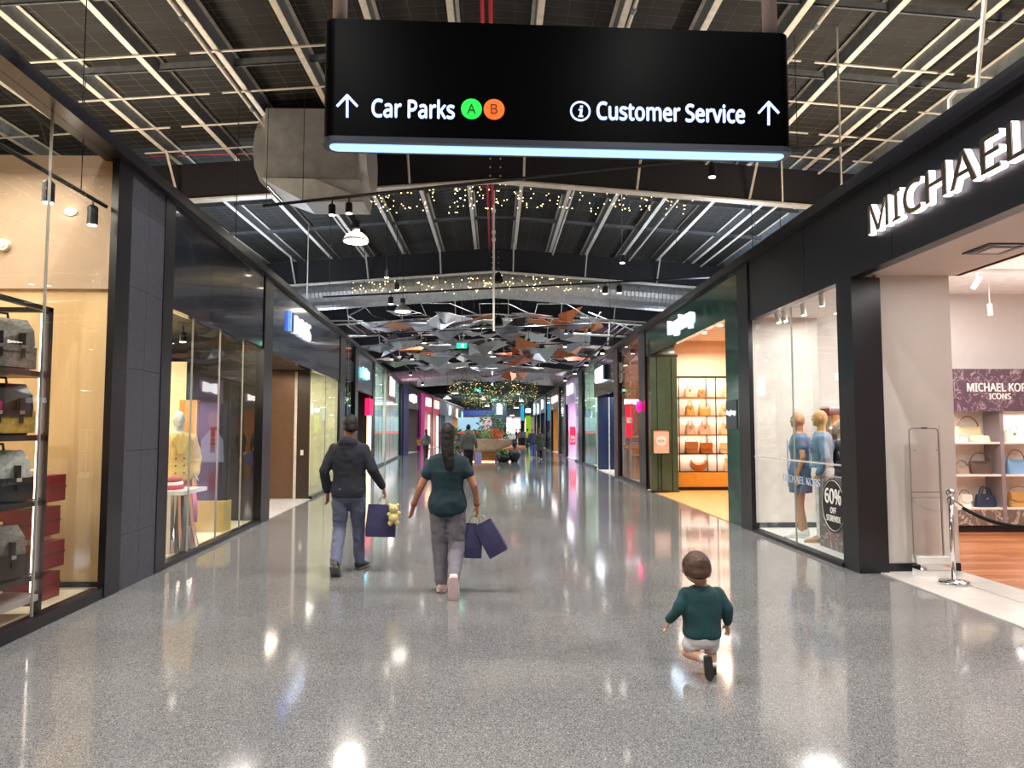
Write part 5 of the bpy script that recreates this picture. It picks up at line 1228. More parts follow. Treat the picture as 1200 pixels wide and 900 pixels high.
for y_, part in ((5.84, 'right one'), (5.2, 'left one'), (4.5, 'far left one')):
    backpack(-4.03, y_, 2.1, 'grey patterned backpack on the top shelf of the dark shelving, ' + part, m_greyc, m_greyc, 1.0)
    backpack(-4.02, y_, 1.57, 'black backpack with yellow panels on the second shelf, ' + part, m_blk, m_yel, 1.0, flapm=m_blk)
    backpack(-4.02, y_, 1.03, 'black backpack with pale flap on the third shelf, ' + part, m_blk, m_blk, 1.0, trim=m_wht, flapm=m_wht)
    backpack(-4.02, y_ - .03, .42, 'black leather backpack with grey flap on the fourth shelf, ' + part, m_blk, m_blk, 1.0, 1.02, flapm=m_greyc)
m_suit = mat('red_case', '75191c', .35, var=.12)
for k, (z0, z1, dx) in enumerate(((.08, .33, 0), (.36, .62, .03), (.65, .93, -.02), (.96, 1.22, .02))):
    t = thing('suitcase', 'dark red case behind the shelving, ' + ('bottom one of the stack', 'second from the bottom', 'third from the bottom', 'topmost of the stack')[k], 'suitcase', (-4.55 + dx, 6.55, z0))
    B('shell', m_suit, t, -4.9 + dx, -4.05 + dx, 6.38, 6.8, z0, z1 - .02); B('lid_band', mat('dark_red_band', '5c1518', .4), t, -4.905 + dx, -4.045 + dx, 6.375, 6.805, z0 + .12, z0 + .14)
    for xx in (-4.7, -4.3): B('lock', m_chrome, t, xx + dx - .02, xx + dx + .02, 6.365, 6.38, z0 + .1, z0 + .16)
    B('spacer', m_tan, t, -4.8 + dx, -4.15 + dx, 6.42, 6.76, z1 - .02, z1 + .028)
# window track with cylinder spots
p0 = Vector((-3.93, 3.4, 3.86)); p1 = Vector((-3.93, 7.05, 3.86))
tk = thing('window_track', 'black spotlight track hanging inside the tall left corner window', 'track', (-3.93, 5.2, 3.86)); a1 = atY(125, 242, 7.0); a0 = a1 + Vector((.16, -4, -.02)); a1.x = min(a1.x, -3.85)
a1 = Vector((-3.86, a1.y, a1.z)); a0 = Vector((-3.84, 3.2, a1.z)); MB().tube([a0, a1], .022, 4).build('rail', m_black, tk)
for yy in (6.55, 4.5): MB().tube([(-3.85, yy, a1.z), (-3.85, yy, 4.9)], .006, 4).build('suspension_wire', m_black, tk)
for yy, lab in ((6.75, 'black cylinder spotlight at the far end of the left window track'), (6.08, 'black cylinder spotlight nearer on the left window track'), (5.35, 'black cylinder spotlight nearest on the left window track')):
    spot((-3.85, yy, a1.z), lab, r=.048, h=.19, drop=.07, power=12)
dl = thing('smoke_detector', 'small round white detector on the taupe bulkhead of the left window', 'detector', (-4.9, 7.1, 3.4)); p = atY(5, 287, 7.08); MB().tube([(p.x, 7.1, p.z), (p.x, 7.05, p.z)], .06, 14).build('cap', m_cream, dl)
MB().tube([(p.x, 7.05, p.z), (p.x, 7.04, p.z)], .03, 10).build('sensor', m_white, dl)
dl = thing('round_downlight', 'bright oval downlight on the taupe bulkhead of the left window', 'downlight', (-4.3, 7.1, 3.7)); p = atY(82, 248, 7.08); MB().tube([(p.x, 7.1, p.z), (p.x, 7.07, p.z)], .05, 14, flat=.6).build('lens', m_lampw, dl)
MB().tube([(p.x, 7.1, p.z), (p.x, 7.085, p.z)], .062, 14, flat=.6).build('ring', m_white, dl)

# ================================================================== SECOND LEFT SHOP WINDOW
tb_ = thing('display_table', 'fluted mirror chrome display table with pale top in the left window', 'table', (-4.42, 9.75, .03))
R = []
for z, r in ((.03, .36), (.35, .29), (.78, .25)):
    R.append([(-4.32 + (r + (.018 if k % 2 else 0)) * math.cos(2 * math.pi * k / 40), 9.6 + (r + (.018 if k % 2 else 0)) * math.sin(2 * math.pi * k / 40), z) for k in range(40)])
MB().rings(R).build('fluted_base', m_chrome, tb_)
B('table_top', mat('pale_top', 'e6e6ea', .2), tb_, -4.85, -3.97, 9.2, 9.95, .78, .83)
for k, (c_, n_) in enumerate((('c8455c', 'red pink'), ('f0ede8', 'white'), ('b8566a', 'dusty pink'))):
    t = thing('folded_garment', n_ + ' folded garment on the chrome display table', 'garment', (-4.35, 9.55, .83 + .05 * k)); w2 = .2 - .015 * k
    MB().oval_loft([(-4.35, 9.55, .83 + .05 * k, w2, .15), (-4.35, 9.55, .845 + .05 * k, w2 + .01, .16), (-4.35, 9.55, .878 + .05 * k, w2, .15)], 20, 4).build('cloth', mat('fold_' + c_, c_, .9, bump=.2, bscale=30), t, smooth=True)
    B('collar', mat('fold_' + c_, c_), t, -4.41, -4.3, 9.5, 9.6, .872 + .05 * k, .882 + .05 * k)
t = thing('garment_bag', 'pink cloth draped below the chrome table beside the mannequin', 'garment', (-4.25, 10.3, .1)); MB().oval_loft([(-4.28, 10.15, .32, .1, .04), (-4.28, 10.15, .5, .11, .05), (-4.28, 10.15, .8, .07, .04)], 14).build('cloth', mat('pink_cloth', 'd87a96', .8), t, smooth=True); MB().tube([(-4.28, 10.15, .8), (-4.3, 10.1, .9)], .01, 5).build('strap', mat('pink_cloth', 'd87a96'), t)
dv = thing('display_divider', 'wood framed display wall with dark portrait screen in the left window', 'display wall', (-4.6, 11.4, 0))
m_oak = wood('oak', 'd2a15f', .45, axis='Z')
B('wood_panel', m_oak, dv, -4.98, -4.7, 11.3, 11.42, .03, 2.08); B('screen_frame', m_black, dv, -4.7, -4.22, 11.36, 11.44, .5, 2.06); B('base_block', mat('mustard_base', 'b5a05a', .5), dv, -4.7, -4.2, 11.2, 11.5, .03, .5)
B('screen_face', glow('portrait_bg', '141a30', .16), dv, -4.68, -4.24, 11.35, 11.36, .52, 2.03)
MB().prism([(-4.46 + .085 * math.cos(a), 11.345, 1.78 + .13 * math.sin(a)) for a in np.linspace(0, 6.283, 19)[:-1]], (0, .004, 0)).build('portrait_head', glow('portrait_skin', '4c3a3e', .16), dv)
MB().prism([(-4.66, 11.345, 1.1), (-4.28, 11.345, 1.1), (-4.3, 11.345, 1.45), (-4.4, 11.345, 1.6), (-4.52, 11.345, 1.6), (-4.64, 11.345, 1.45)], (0, .004, 0)).build('portrait_shoulders', glow('portrait_coat', '5a6480', .16), dv)
MB().prism([(-4.5, 11.342, 1.25), (-4.42, 11.342, 1.25), (-4.43, 11.342, 1.6), (-4.49, 11.342, 1.6)], (0, .003, 0)).build('portrait_shirt', glow('portrait_dark', '14161f', .16), dv)
ra = thing('garment_rail', 'thin black garment rail frame at the cream back of the left window shop', 'rack', (-6.6, 13.6, 0))
for x in (-7.6, -6.9, -6.2):
    MB().tube([(x, 13.6, .03), (x, 13.6, 2.4)], .018, 6).build('upright', m_black, ra)
for z in (1.5, 1.95, 2.4): MB().tube([(-7.6, 13.6, z), (-6.2, 13.6, z)], .014, 6).build('rail', m_black, ra)
for k in range(5):
    x = -7.5 + .16 * k; g = thing('hanging_garment', 'dull pink garment hanging on the black rail in the left shop', 'garment', (x, 13.6, .8), group='garments on the left shop rail')
    MB().prism([(x, 13.4, .7), (x, 13.8, .7), (x, 13.78, 1.35), (x, 13.6, 1.46), (x, 13.42, 1.35)], (.05, 0, 0)).build('cloth', mat('garment_rose', '9a5a64', .8), g); MB().tube([(x + .02, 13.6, 1.45), (x + .02, 13.6, 1.5)], .006, 4).build('hook', m_chrome, g)
for x, y in ((-5.9, 11.6), (-5.7, 13.0), (-6.6, 12.4)): spot((x, y, 3.5), 'lit spotlight in the dark ceiling of the left window shop', group='spotlights in the left window shop', power=20)

# ================================================================== PLANTERS
pt = thing('planter_bench', 'curved tan planter with a lit timber base and leafy plants on top', 'planter', (-.7, 35.9, 0))
m_tanp = mat('tan_planter', 'd0a98c', .5); m_orw = wood('orange_timber', 'b8743e', axis='X')
MB().rings([[(x_, y_, z) for x_, y_ in ((-1.55 - e, 35.4 - e), (.0 + e, 35.4 - e), (.55 + e * 3, 35.9), (.0 + e, 36.9 + e), (-1.55 - e, 36.9 + e))] for z, e in ((.5, 0), (.62, .06), (1.12, .14))]).build('upper_tray', m_tanp, pt)
MB().prism([(-1.45, 35.5, 0), (.0, 35.5, 0), (.1, 36, 0), (0, 36.8, 0), (-1.45, 36.8, 0)], (0, 0, .5)).build('timber_base', m_orw, pt)
B('glow_strip', glow('base_strip', 'ffd9a8', 2.5), pt, -1.45, 0, 35.47, 35.5, .0, .04)
MB().tube([(.35, 35.4, .5), (.6, 35.7, .62), (1.1, 36.2, .68), (1.5, 37, .66)], .12, 8).build('bench_lip', m_orw, pt)
def shrub(name, label, c, rx, ry, rz_, n, col, leaf=.09, cat='plant', par=None, stems=5, tall=0):
    t = thing(name, label, cat, c); b_ = MB(); m = mat('leaf_' + col, col, .55, var=.4, scale=4)
    for k in range(n):
        u = Vector((rs.gauss(0, 1), rs.gauss(0, 1), rs.gauss(0, 1))).normalized() * (rs.random() ** .33)
        q = Vector((c[0] + u.x * rx, c[1] + u.y * ry, c[2] + tall + rz_ + u.z * rz_)); v = (u + Vector((rs.gauss(0, .6), rs.gauss(0, .6), rs.gauss(0, .5)))).normalized() * leaf; w2 = v.cross(Vector((rs.gauss(0, 1), rs.gauss(0, 1), rs.gauss(0, 1)))).normalized() * leaf * .35
        b_.prism([q - v, q + w2, q + v, q - w2], (0, 0, .003))
    o = b_.build('foliage', m, t); o['kind'] = 'stuff'
    for k in range(stems):
        a = rs.uniform(0, 6.28); MB().tube([(c[0], c[1], c[2]), (c[0] + rx * .3 * math.cos(a), c[1] + ry * .3 * math.sin(a), c[2] + tall + rz_)], .012, 4).build('stem', mat('stem_brown', '4a3826', .7), t)
    return t
shrub('leafy_plant', 'broad green leafy plant at the left of the tan planter', (-1.15, 36.1, 1.08), .6, .5, .28, 260, '4f7a3a')
shrub('leafy_plant', 'pale green plant in the middle of the tan planter', (-.45, 36.2, 1.08), .4, .5, .22, 160, '7fa05a')
shrub('flowering_plant', 'orange and red flowers at the right of the tan planter', (.05, 36.1, 1.08), .42, .4, .28, 170, 'd0602a')
shrub('leafy_plant', 'tall dark green plant behind the tan planter', (.3, 37.6, .9), .6, .5, .45, 220, '3f6236', stems=6)
shrub('leafy_plant', 'tall palm like plant behind the grey hooded man', (-2.1, 37.2, .0), .5, .5, .9, 240, '4c6b40', .14)
shrub('leafy_plant', 'arching tall plant rising over the planter centre', (-.2, 38.5, 1.0), .8, .4, .8, 200, '5a7d4a', .13)
def pot(c, prof, label):
    t = thing('plant_pot', label, 'plant pot', c); MB().lathe(prof, c, 24).build('bowl', mat('charcoal_pot', '2c2b2f', .4), t, smooth=True)
    r = prof[-1][0]; z = prof[-1][1]; MB().lathe([(r * .98, z - .05), (r * .98, z - .03)], c, 24).build('soil', mat('soil', '3a2c20', .9), t); return t
pot((.42, 35.3, 0), [(.22, 0), (.36, .12), (.38, .24), (.33, .36)], 'low wide charcoal bowl pot, left of the taller round pot'); shrub('leafy_plant', 'bushy green plant in the low charcoal bowl pot', (.42, 35.3, .33), .26, .26, .14, 150, '6c9440', .07)
pot((.97, 35.4, 0), [(.16, 0), (.3, .25), (.33, .42), (.27, .58)], 'taller round charcoal pot, right of the low bowl pot'); shrub('leafy_plant', 'dark slender plant in the taller round charcoal pot', (.97, 35.4, .55), .14, .14, .28, 110, '24362c', .07, tall=.08)
ch = thing('white_crate', 'white slatted crate shelf behind the charcoal pots', 'crate', (.75, 37.5, .7))
for k in range(3): B('slat', m_white, ch, .35, 1.1, 37.5, 37.53, .85 + .16 * k, .93 + .16 * k)
for x in (.35, .72, 1.07): B('upright', m_white, ch, x, x + .04, 37.5, 37.55, 0, 1.3)
# ================================================================== FIGURES
def V3(*a): return Vector(a)
def remeshed(mb, voxel, it=3, fac=.5):
    me = mb.mesh('tmp', m_black); o = bpy.data.objects.new('tmp', me); COL.objects.link(o)
    r = o.modifiers.new('r', 'REMESH'); r.mode = 'VOXEL'; r.voxel_size = voxel; r.use_smooth_shade = True
    if it: s_ = o.modifiers.new('s', 'SMOOTH'); s_.factor = fac; s_.iterations = it
    dg = bpy.context.evaluated_depsgraph_get(); dg.update()
    out = bpy.data.meshes.new_from_object(o.evaluated_get(dg)); bpy.data.objects.remove(o); bpy.data.meshes.remove(me)
    return out
def wrinkle(me, amp, fx=9, fz=16, seed=0):
    n = len(me.vertices); co = np.empty(n * 3); me.vertices.foreach_get('co', co); co = co.reshape(-1, 3); no = np.array([v.normal[:] for v in me.vertices])
    for i in range(n):
        p = co[i]; q = Vector((p[0] * fx + seed, p[1] * fx, p[2] * fz)); q2 = Vector((p[0] * fx * .5, p[1] * fx * .5 + seed, (p[2] + p[0] * .8) * fz * .8))
        d = abs(noise.noise(q)) * -1.2 + .3 + noise.noise(q2) * .8
        co[i] += no[i] * amp * d
    me.vertices.foreach_set('co', co.ravel()); me.update()
def obj_from(me, name, m, parent):
    me.name = name; me.materials.clear(); me.materials.append(m)
    me.polygons.foreach_set('use_smooth', [True] * len(me.polygons))
    o = bpy.data.objects.new(name, me); COL.objects.link(o); o.parent = parent; return o
def limb(mb, pts, rad, n=12, flat=1.0):
    P = []; R = []
    for i in range(len(pts) - 1):
        a = pts[i]; c = pts[i + 1]
        for k in range(4):
            f = k / 4; P.append(a.lerp(c, f)); R.append(rad[i] + (rad[i + 1] - rad[i]) * f)
    P.append(pts[-1]); R.append(rad[-1]); mb.tube(P, R, n, flat=flat)
    mb.ball(tuple(P[0]), R[0] * .98, n); mb.ball(tuple(P[-1]), R[-1] * .98, n)
def hand(mb, W, a, w, k=1.0, curl=25, spread=6):
    a = a.normalized(); w = (w - a * w.dot(a)).normalized(); n = a.cross(w)         # w: towards the thumb side, n: back of hand
    R = []
    for t, ww, th in ((-.015, .026, .02), (.01, .034, .019), (.045, .041, .017), (.08, .041, .014), (.092, .036, .011)):
        c = W + a * t * k; R.append([c + w * (math.copysign(abs(math.cos(q)) ** .7, math.cos(q)) * ww * k) + n * math.sin(q) * th * k for q in np.linspace(0, 6.283, 13)[:-1]])
    mb.rings(R)
    for i, ln in enumerate((.072, .08, .075, .058)):
        off = (.031 - .0205 * i) * k; p = W + a * .085 * k + w * off; d = (a + w * math.tan(math.radians(spread)) * (1.5 - i) * .6).normalized(); pts = [p - d * .01 * k]
        for s_, fr in enumerate((.42, .32, .26)):
            pts.append(pts[-1] + d * ln * fr * k * (1.12 if s_ == 0 else 1)); d = (Matrix.Rotation(math.radians(curl) * (1 if s_ else .9), 3, w) @ d).normalized()
        mb.tube(pts, [.0092 * k, .0088 * k, .008 * k, .0068 * k], 8); mb.ball(tuple(pts[-1]), .0068 * k, 6)
    p = W + a * .02 * k + w * .03 * k; d = (a * .72 + w * .62 - n * .25).normalized(); pts = [p, p + d * .034 * k]; d = (a * .9 + w * .25 - n * .35).normalized(); pts += [pts[-1] + d * .03 * k, pts[-1] + d * .052 * k]
    mb.tube(pts, [.014 * k, .0115 * k, .0095 * k, .007 * k], 8); mb.ball(tuple(pts[-1]), .007 * k, 6)
def shoe_rings(A, f, u, L=.27, wd=.05, h=.085, k=1.0, sole=False):
    f = f.normalized(); u = (u - f * u.dot(f)).normalized(); s_ = f.cross(u); R = []
    base = A - u * .078 * k - f * .055 * k
    prof = ((0, .5, .55), (.03, .78, .95), (.12, .84, 1.0), (.3, .86, 1.02), (.48, .95, .78), (.68, 1.0, .58), (.85, .9, .46), (.96, .6, .33), (1.0, .25, .18))
    for t, ww, hh in prof:
        c = base + f * L * t * k; ring = []
        for q in np.linspace(0, 6.283, 15)[:-1]:
            x = math.copysign(abs(math.cos(q)) ** .7, math.cos(q)) * wd * ww * k; z = (math.sin(q) * .5 + .5)
            z = (z ** .8) * h * hh * k if not sole else z * .026 * k - .004 * k
            if sole: x *= 1.07
            else: x *= (1 - .35 * (math.sin(q) * .5 + .5) ** 3)
            ring.append(c + s_ * x + u * z)
        R.append(ring)
    return R
TORSO_M = [(.79, .07, .08), (.84, .16, .12), (.92, .175, .125), (1.0, .165, .115), (1.08, .155, .108), (1.18, .165, .115), (1.28, .183, .12), (1.36, .19, .115), (1.42, .17, .098), (1.455, .115, .078), (1.485, .068, .062), (1.54, .058, .06), (1.6, .055, .058)]
TORSO_F = [(.79, .07, .08), (.84, .165, .125), (.91, .185, .135), (.99, .172, .125), (1.08, .142, .105), (1.17, .148, .112), (1.27, .165, .13), (1.35, .17, .11), (1.41, .15, .09), (1.45, .098, .07), (1.48, .058, .055), (1.54, .05, .052), (1.6, .048, .05)]
ADULT = dict(hip=(.088, 0, .89), sh=(.166, 0, 1.385), head=(0, .015, 1.645), hs=(.075, .095, .115), r_arm=(.052, .043, .029), r_leg=(.088, .056, .038), hk=1.0, fk=1.0)
def human(name, label, cat, loc, rz, H, pose, skin, top=None, bottom=None, shoes=None, hair=None, female=False, spec=None, vox=.0075, group=None, face=True, lean=0.0, coat=None, hood=False, hairstyle='short', sleeve=1.0, hem=.82, cuff=1.0, bare_legs=False, topfit=.022, botfit=(.024, .03, .035), head_yaw=0, ageless=False, seedv=0):
    S = dict(ADULT)
    if female: S['sh'] = (.148, 0, 1.372); S['r_arm'] = (.046, .04, .027)
    S.update(spec or {}); T = S.get('torso') or (TORSO_F if female else TORSO_M); s = H / S.get('H', 1.75)
    t = thing(name, label, cat, loc, rz, group)
    sk = mat('skin_' + skin, skin, .5, var=.05)
    fxm = lambda v, sd: Vector((v[0] * sd if v[0] * sd != 0 else v[0], v[1], v[2]))
    J = {}
    for sd, k in ((-1, 'L'), (1, 'R')):
        J['hip' + k] = Vector((S['hip'][0] * sd, S['hip'][1], S['hip'][2])); J['sh' + k] = Vector((S['sh'][0] * sd, S['sh'][1], S['sh'][2]))
        for q in ('el', 'wr', 'kn', 'an'): J[q + k] = Vector(pose[q + k])
        J['hd' + k] = Vector(pose.get('hd' + k, (0, .1, -1))); J['ft' + k] = Vector(pose.get('ft' + k, (.05 * sd, 1, 0)))
    def torso(mb, z0, z1, infl, n=24, scale_w=1.0):
        rg = []
        zz = [r[0] for r in T]; lst = sorted(set([z0, z1] + [z for z in zz if z0 < z < z1]))
        for z in lst:
            a = float(np.interp(z, zz, [r[1] for r in T])) + infl; b_ = float(np.interp(z, zz, [r[2] for r in T])) + infl
            rg.append((float(np.interp(z, [zz[0], zz[-1]], [0, lean])) + S.get('tx', 0), 0, z, a * scale_w, b_))
        mb.oval_loft(rg, n, 2.3)
    # ---- body: one continuous surface
    b_ = MB(); torso(b_, T[0][0], T[-1][0], 0)
    ra, rl = S['r_arm'], S['r_leg']; hk = S['hk']
    for k, sd in (('L', -1), ('R', 1)):
        limb(b_, [J['sh' + k], J['el' + k], J['wr' + k]], ra); limb(b_, [J['hip' + k], J['kn' + k], J['an' + k]], rl)
        hand(b_, J['wr' + k], J['hd' + k], Vector(pose.get('th' + k, (0, 1, 0))) , hk, pose.get('curl' + k, 25))
        c0 = len(b_.v); R = shoe_rings(J['an' + k], J['ft' + k], Vector((0, 0, 1)) if abs(J['ft' + k].normalized().z) < .9 else Vector((0, -1, 0)), .25, .042, .08, S['fk']); b_.rings(R)
    hx_, hy_, hz_ = S['head']; a_, bb_, cc_ = S['hs']; hm0 = len(b_.v)
    b_.ball((hx_, hy_ - .005, hz_ + cc_ * .08), 1, 22, a_, bb_, 1) if False else None
    R = []
    for f in np.linspace(0, 1, 15):
        zz_ = -math.cos(math.pi * f); rr = math.sqrt(max(1e-4, 1 - zz_ * zz_)); w_ = a_ * rr * (1 - .14 * max(0, -zz_)); d_ = bb_ * rr
        R.append([(hx_ + w_ * math.cos(q), hy_ + d_ * math.sin(q) * (1 if math.sin(q) > 0 else 1.02) + (.012 * max(0, -zz_) if math.sin(q) > 0 else -0.0), hz_ + cc_ * zz_) for q in np.linspace(0, 6.283, 25)[:-1]])
    b_.rings(R)
    kk = cc_ / .115
    b_.rings([[(hx_ + x * kk, hy_ + y * kk, hz_ + z * kk) for x, y, z in ring] for ring in (((-.008, .082, .02), (.008, .082, .02), (.006, .098, .018), (-.006, .098, .018)), ((-.017, .08, -.028), (.017, .08, -.028), (.012, .112, -.024), (-.012, .112, -.024)))])
    b_.ball((hx_, hy_ + .068 * kk, hz_ - .075 * kk), .028 * kk, 10)
    for sd in (-1, 1): b_.ball((hx_ + sd * a_ * 1.02, hy_ - .005, hz_ - .01 * kk), .03 * kk, 10, .35, .62, 1.0)
    nk = Vector((S.get('tx', 0) + lean, 0, T[-1][0])); b_.tube([(T and S.get('tx', 0), 0, T[-3][0]), (hx_, hy_ - .01, hz_ - cc_ * .35)], [T[-2][1] * 1.0, T[-1][1]], 14)
    if head_yaw:
        M = Matrix.Translation(V3(hx_, hy_, hz_)) @ Matrix.Rotation(math.radians(head_yaw), 4, 'Z') @ Matrix.Translation(-V3(hx_, hy_, hz_))
    else: M = Matrix.Identity(4)
    if head_yaw: b_.xf(M, hm0)
    SC = Matrix.Scale(s, 4); b_.xf(SC)
    bo = obj_from(remeshed(b_, vox, 2), 'body', sk, t)
    if face:
        for sd in (-1, 1):
            e = MB(); e.ball(tuple(M @ V3(hx_ + sd * .031 * kk, hy_ + .078 * kk, hz_ + .008 * kk)), .0125 * kk, 10); e.xf(SC); e.build('eye', mat('eye_white', 'e8e4de', .2), bo, local=True, smooth=True)
            e = MB(); e.ball(tuple(M @ V3(hx_ + sd * .031 * kk, hy_ + .0865 * kk, hz_ + .008 * kk)), .006 * kk, 8); e.xf(SC); e.build('iris', mat('iris_brown', '2a1a12', .2), bo, local=True, smooth=True)
            e = MB(); e.tube([tuple(M @ V3(hx_ + sd * x * kk, hy_ + y * kk, hz_ + z * kk)) for x, y, z in ((.015, .092, .028), (.031, .09, .034), (.047, .078, .028))], .004 * kk, 5); e.xf(SC); e.build('eyebrow', mat('brow', '1c1412', .8), bo, local=True)
        e = MB(); e.tube([tuple(M @ V3(hx_ + x * kk, hy_ + y * kk, hz_ - .05 * kk)) for x, y in ((-.022, .084), (0, .097), (.022, .084))], .0055 * kk, 6); e.xf(SC); e.build('lips', mat('lips', '8a4a44', .5), bo, local=True, smooth=True)
    if hair:
        h_ = MB(); mh = mat('hair_' + hair, hair, .55, var=.3, scale=30, stretch=(6, 6, 1), spec=.3)
        Rr = []
        for f in np.linspace(0, 1, 13):
            zz_ = -math.cos(math.pi * f); rr = math.sqrt(max(1e-4, 1 - zz_ * zz_)); low = -.7
            zc = max(zz_, low); rr = math.sqrt(max(1e-4, 1 - zz_ * zz_)) if zz_ > low else math.sqrt(1 - low * low) * rr * .6
            Rr.append([(hx_ + (a_ + .009) * rr * math.cos(q), hy_ - (.022 + .05 * max(0, -zc)) * kk + (bb_ + .004) * rr * math.sin(q), hz_ + .016 * kk + (cc_ + .006) * zc) for q in np.linspace(0, 6.283, 25)[:-1]])
        h_.rings(Rr)
        if hairstyle == 'long':
            h_.tube([V3(hx_, hy_ - .07, hz_ + .02), V3(hx_, hy_ - .10, hz_ - .08), V3(hx_ + .01, hy_ - .125, hz_ - .2), V3(hx_ + .03, hy_ - .15, hz_ - .33), V3(hx_ + .05, hy_ - .14, hz_ - .45)], [.07, .072, .066, .05, .02], 14, flat=.55)
        if hairstyle == 'bun': h_.ball((hx_, hy_ - .1, hz_ + .05), .045, 12)
        if hairstyle == 'tuft': h_.ball((hx_, hy_ - .03, hz_ + cc_ * .9), .03, 10)
        h_.xf(M); h_.xf(SC); me = remeshed(h_, vox, 2); wrinkle(me, .004 * s, 60, 25, 3); obj_from(me, 'hair', mh, t)
    # ---- bottoms
    if bottom:
        q_ = MB(); zt_ = S.get('waist', .99); torso(q_, T[0][0], zt_, .012)
        for k, sd in (('L', -1), ('R', 1)):
            kn, an = J['kn' + k], J['an' + k]; lo_ = kn.lerp(an, cuff) if cuff > 0 else J['hip' + k].lerp(kn, 1 + cuff)
            if cuff > 0: limb(q_, [J['hip' + k], kn, lo_], [rl[0] + botfit[0], rl[1] + botfit[1], (rl[1] + (rl[2] - rl[1]) * cuff) + botfit[2]])
            else: limb(q_, [J['hip' + k], lo_], [rl[0] + botfit[0], rl[0] * .9 + botfit[1]])
        q_.xf(SC); me = remeshed(q_, vox * 1.3, 3); wrinkle(me, .010 * s, 7, 15, 5 + seedv); tr_ = obj_from(me, 'trousers' if cuff > 0 else 'shorts', bottom, t)
    if top:
        q_ = MB(); zt_ = T[-4][0] if not S.get('neck_z') else S['neck_z']; torso(q_, hem, zt_ + .012, topfit)
        for k in ('L', 'R'):
            sh, el, wr = J['sh' + k], J['el' + k], J['wr' + k]
            if sleeve >= 1: limb(q_, [sh, el, el.lerp(wr, .9)], [ra[0] + topfit * .75, ra[1] + topfit * .9, ra[2] + topfit * .8])
            else: limb(q_, [sh, sh.lerp(el, sleeve)], [ra[0] + topfit * .7, ra[1] + topfit * 1.2])
        if hood:
            nz = T[-4][0]; q_.lathe([(.085, -.0), (.10, .01), (.098, .045), (.078, .055)], (0, -.008, nz), 20, 1.05, .95)
            q_.ball((0, -.085, nz + .005), .09, 16, 1.25, .62, .85); q_.ball((0, -.11, nz - .05), .06, 12, 1.3, .5, .9)
        q_.xf(SC); me = remeshed(q_, vox * 1.2, 9); wrinkle(me, .008 * s, 6, 11, 11 + seedv); to_ = obj_from(me, 'top', top, t)
        # ribbed hem
    if coat:
        q_ = MB(); zt_ = T[-4][0]; c_, h0 = coat; torso(q_, max(T[0][0], h0), zt_, .035); q_.oval_loft([(0, 0, h0, .24, .19), (0, 0, .95, .21, .16), (0, 0, 1.05, .17, .13)], 20)
        for k in ('L', 'R'): limb(q_, [J['sh' + k], J['el' + k], J['wr' + k]], [ra[0] + .03, ra[1] + .03, ra[2] + .025])
        q_.ball((0, -.085, T[-4][0]), .09, 14, 1.25, .6, .8); q_.xf(SC); me = remeshed(q_, vox * 1.4, 3); wrinkle(me, .01 * s, 6, 9, 2); obj_from(me, 'coat', c_, t)
    if shoes:
        mu, ms_ = shoes
        for k in ('L', 'R'):
            up = Vector((0, 0, 1)) if abs(J['ft' + k].normalized().z) < .9 else Vector((0, -1, 0))
            if k == 'R' and pose.get('upR'): up = Vector(pose['upR'])
            if k == 'L' and pose.get('upL'): up = Vector(pose['upL'])
            q_ = MB().rings(shoe_rings(J['an' + k], J['ft' + k], up, .285, .054, .105, S['fk'])); q_.xf(SC); so = q_.build('shoe', mu, t, local=True, smooth=True)
            q_ = MB().rings(shoe_rings(J['an' + k], J['ft' + k], up, .29, .056, .09, S['fk'], sole=True)); q_.xf(SC); q_.build('sole', ms_, so, local=True, smooth=True)
            f = J['ft' + k].normalized(); u_ = (up - f * up.dot(f)).normalized(); sd_ = f.cross(u_)
            for j in range(3):
                c = J['an' + k] + f * (.05 + .028 * j) * S['fk'] + u_ * (.018 - .012 * j) * S['fk']; MB().tube([c - sd_ * .028 * S['fk'], c + u_ * .006, c + sd_ * .028 * S['fk']], .0035 * S['fk'], 5).xf(SC).build('lace', m_white if ms_ is m_white else m_black, so, local=True)
    return t, J, s
def cloth(n, c, **k): return mat(n, c, .9, var=.08, scale=30, bump=.25, bscale=260, sheen=.03, **k)
stand = dict(elL=(-.235, -.02, 1.13), wrL=(-.25, .04, .89), elR=(.235, -.02, 1.13), wrR=(.25, .04, .89), knL=(-.09, .02, .49), anL=(-.095, -.01, .08), knR=(.09, .02, .49), anR=(.095, -.01, .08))
walk = dict(stand, knL=(-.09, -.02, .49), anL=(-.08, -.3, .14), ftL=(-.03, .8, -.5), knR=(.085, .16, .5), anR=(.075, .26, .085), ftR=(.05, 1, .1))
# ---- man in the navy hoodie
pm_ = dict(elL=(-.265, -.05, 1.14), wrL=(-.245, .03, .90), hdL=(-.0, .12, -1), thL=(.2, 1, 0), curlL=32,
           elR=(.275, -.03, 1.15), wrR=(.375, .09, .945), hdR=(.25, .1, -1), thR=(-.2, 1, .1), curlR=75,
           knL=(-.105, .04, .50), anL=(-.085, -.24, .155), ftL=(-.05, .72, -.62), upL=(0, .6, .8), knR=(.085, .17, .5), anR=(.085, .24, .082), ftR=(.25, 1, .02))
MX, MY = -1.66, 8.15
man, MJ, ms = human('person', 'man in navy hooded top and blue grey joggers walking away, carrying a navy bag', 'person', (MX, MY, 0), 0, 1.76, pm_, '8a5c46',
    top=cloth('navy_hoodie', '1a1b27'), bottom=cloth('blue_grey_joggers', '5a6078'), shoes=(mat('black_sneaker', '17171a', .5), mat('sole_grey', '6a6a6c', .6)), hair='17110f', hood=True, hem=.845, head_yaw=28, vox=.0075, cuff=.97, botfit=(.02, .02, .024))
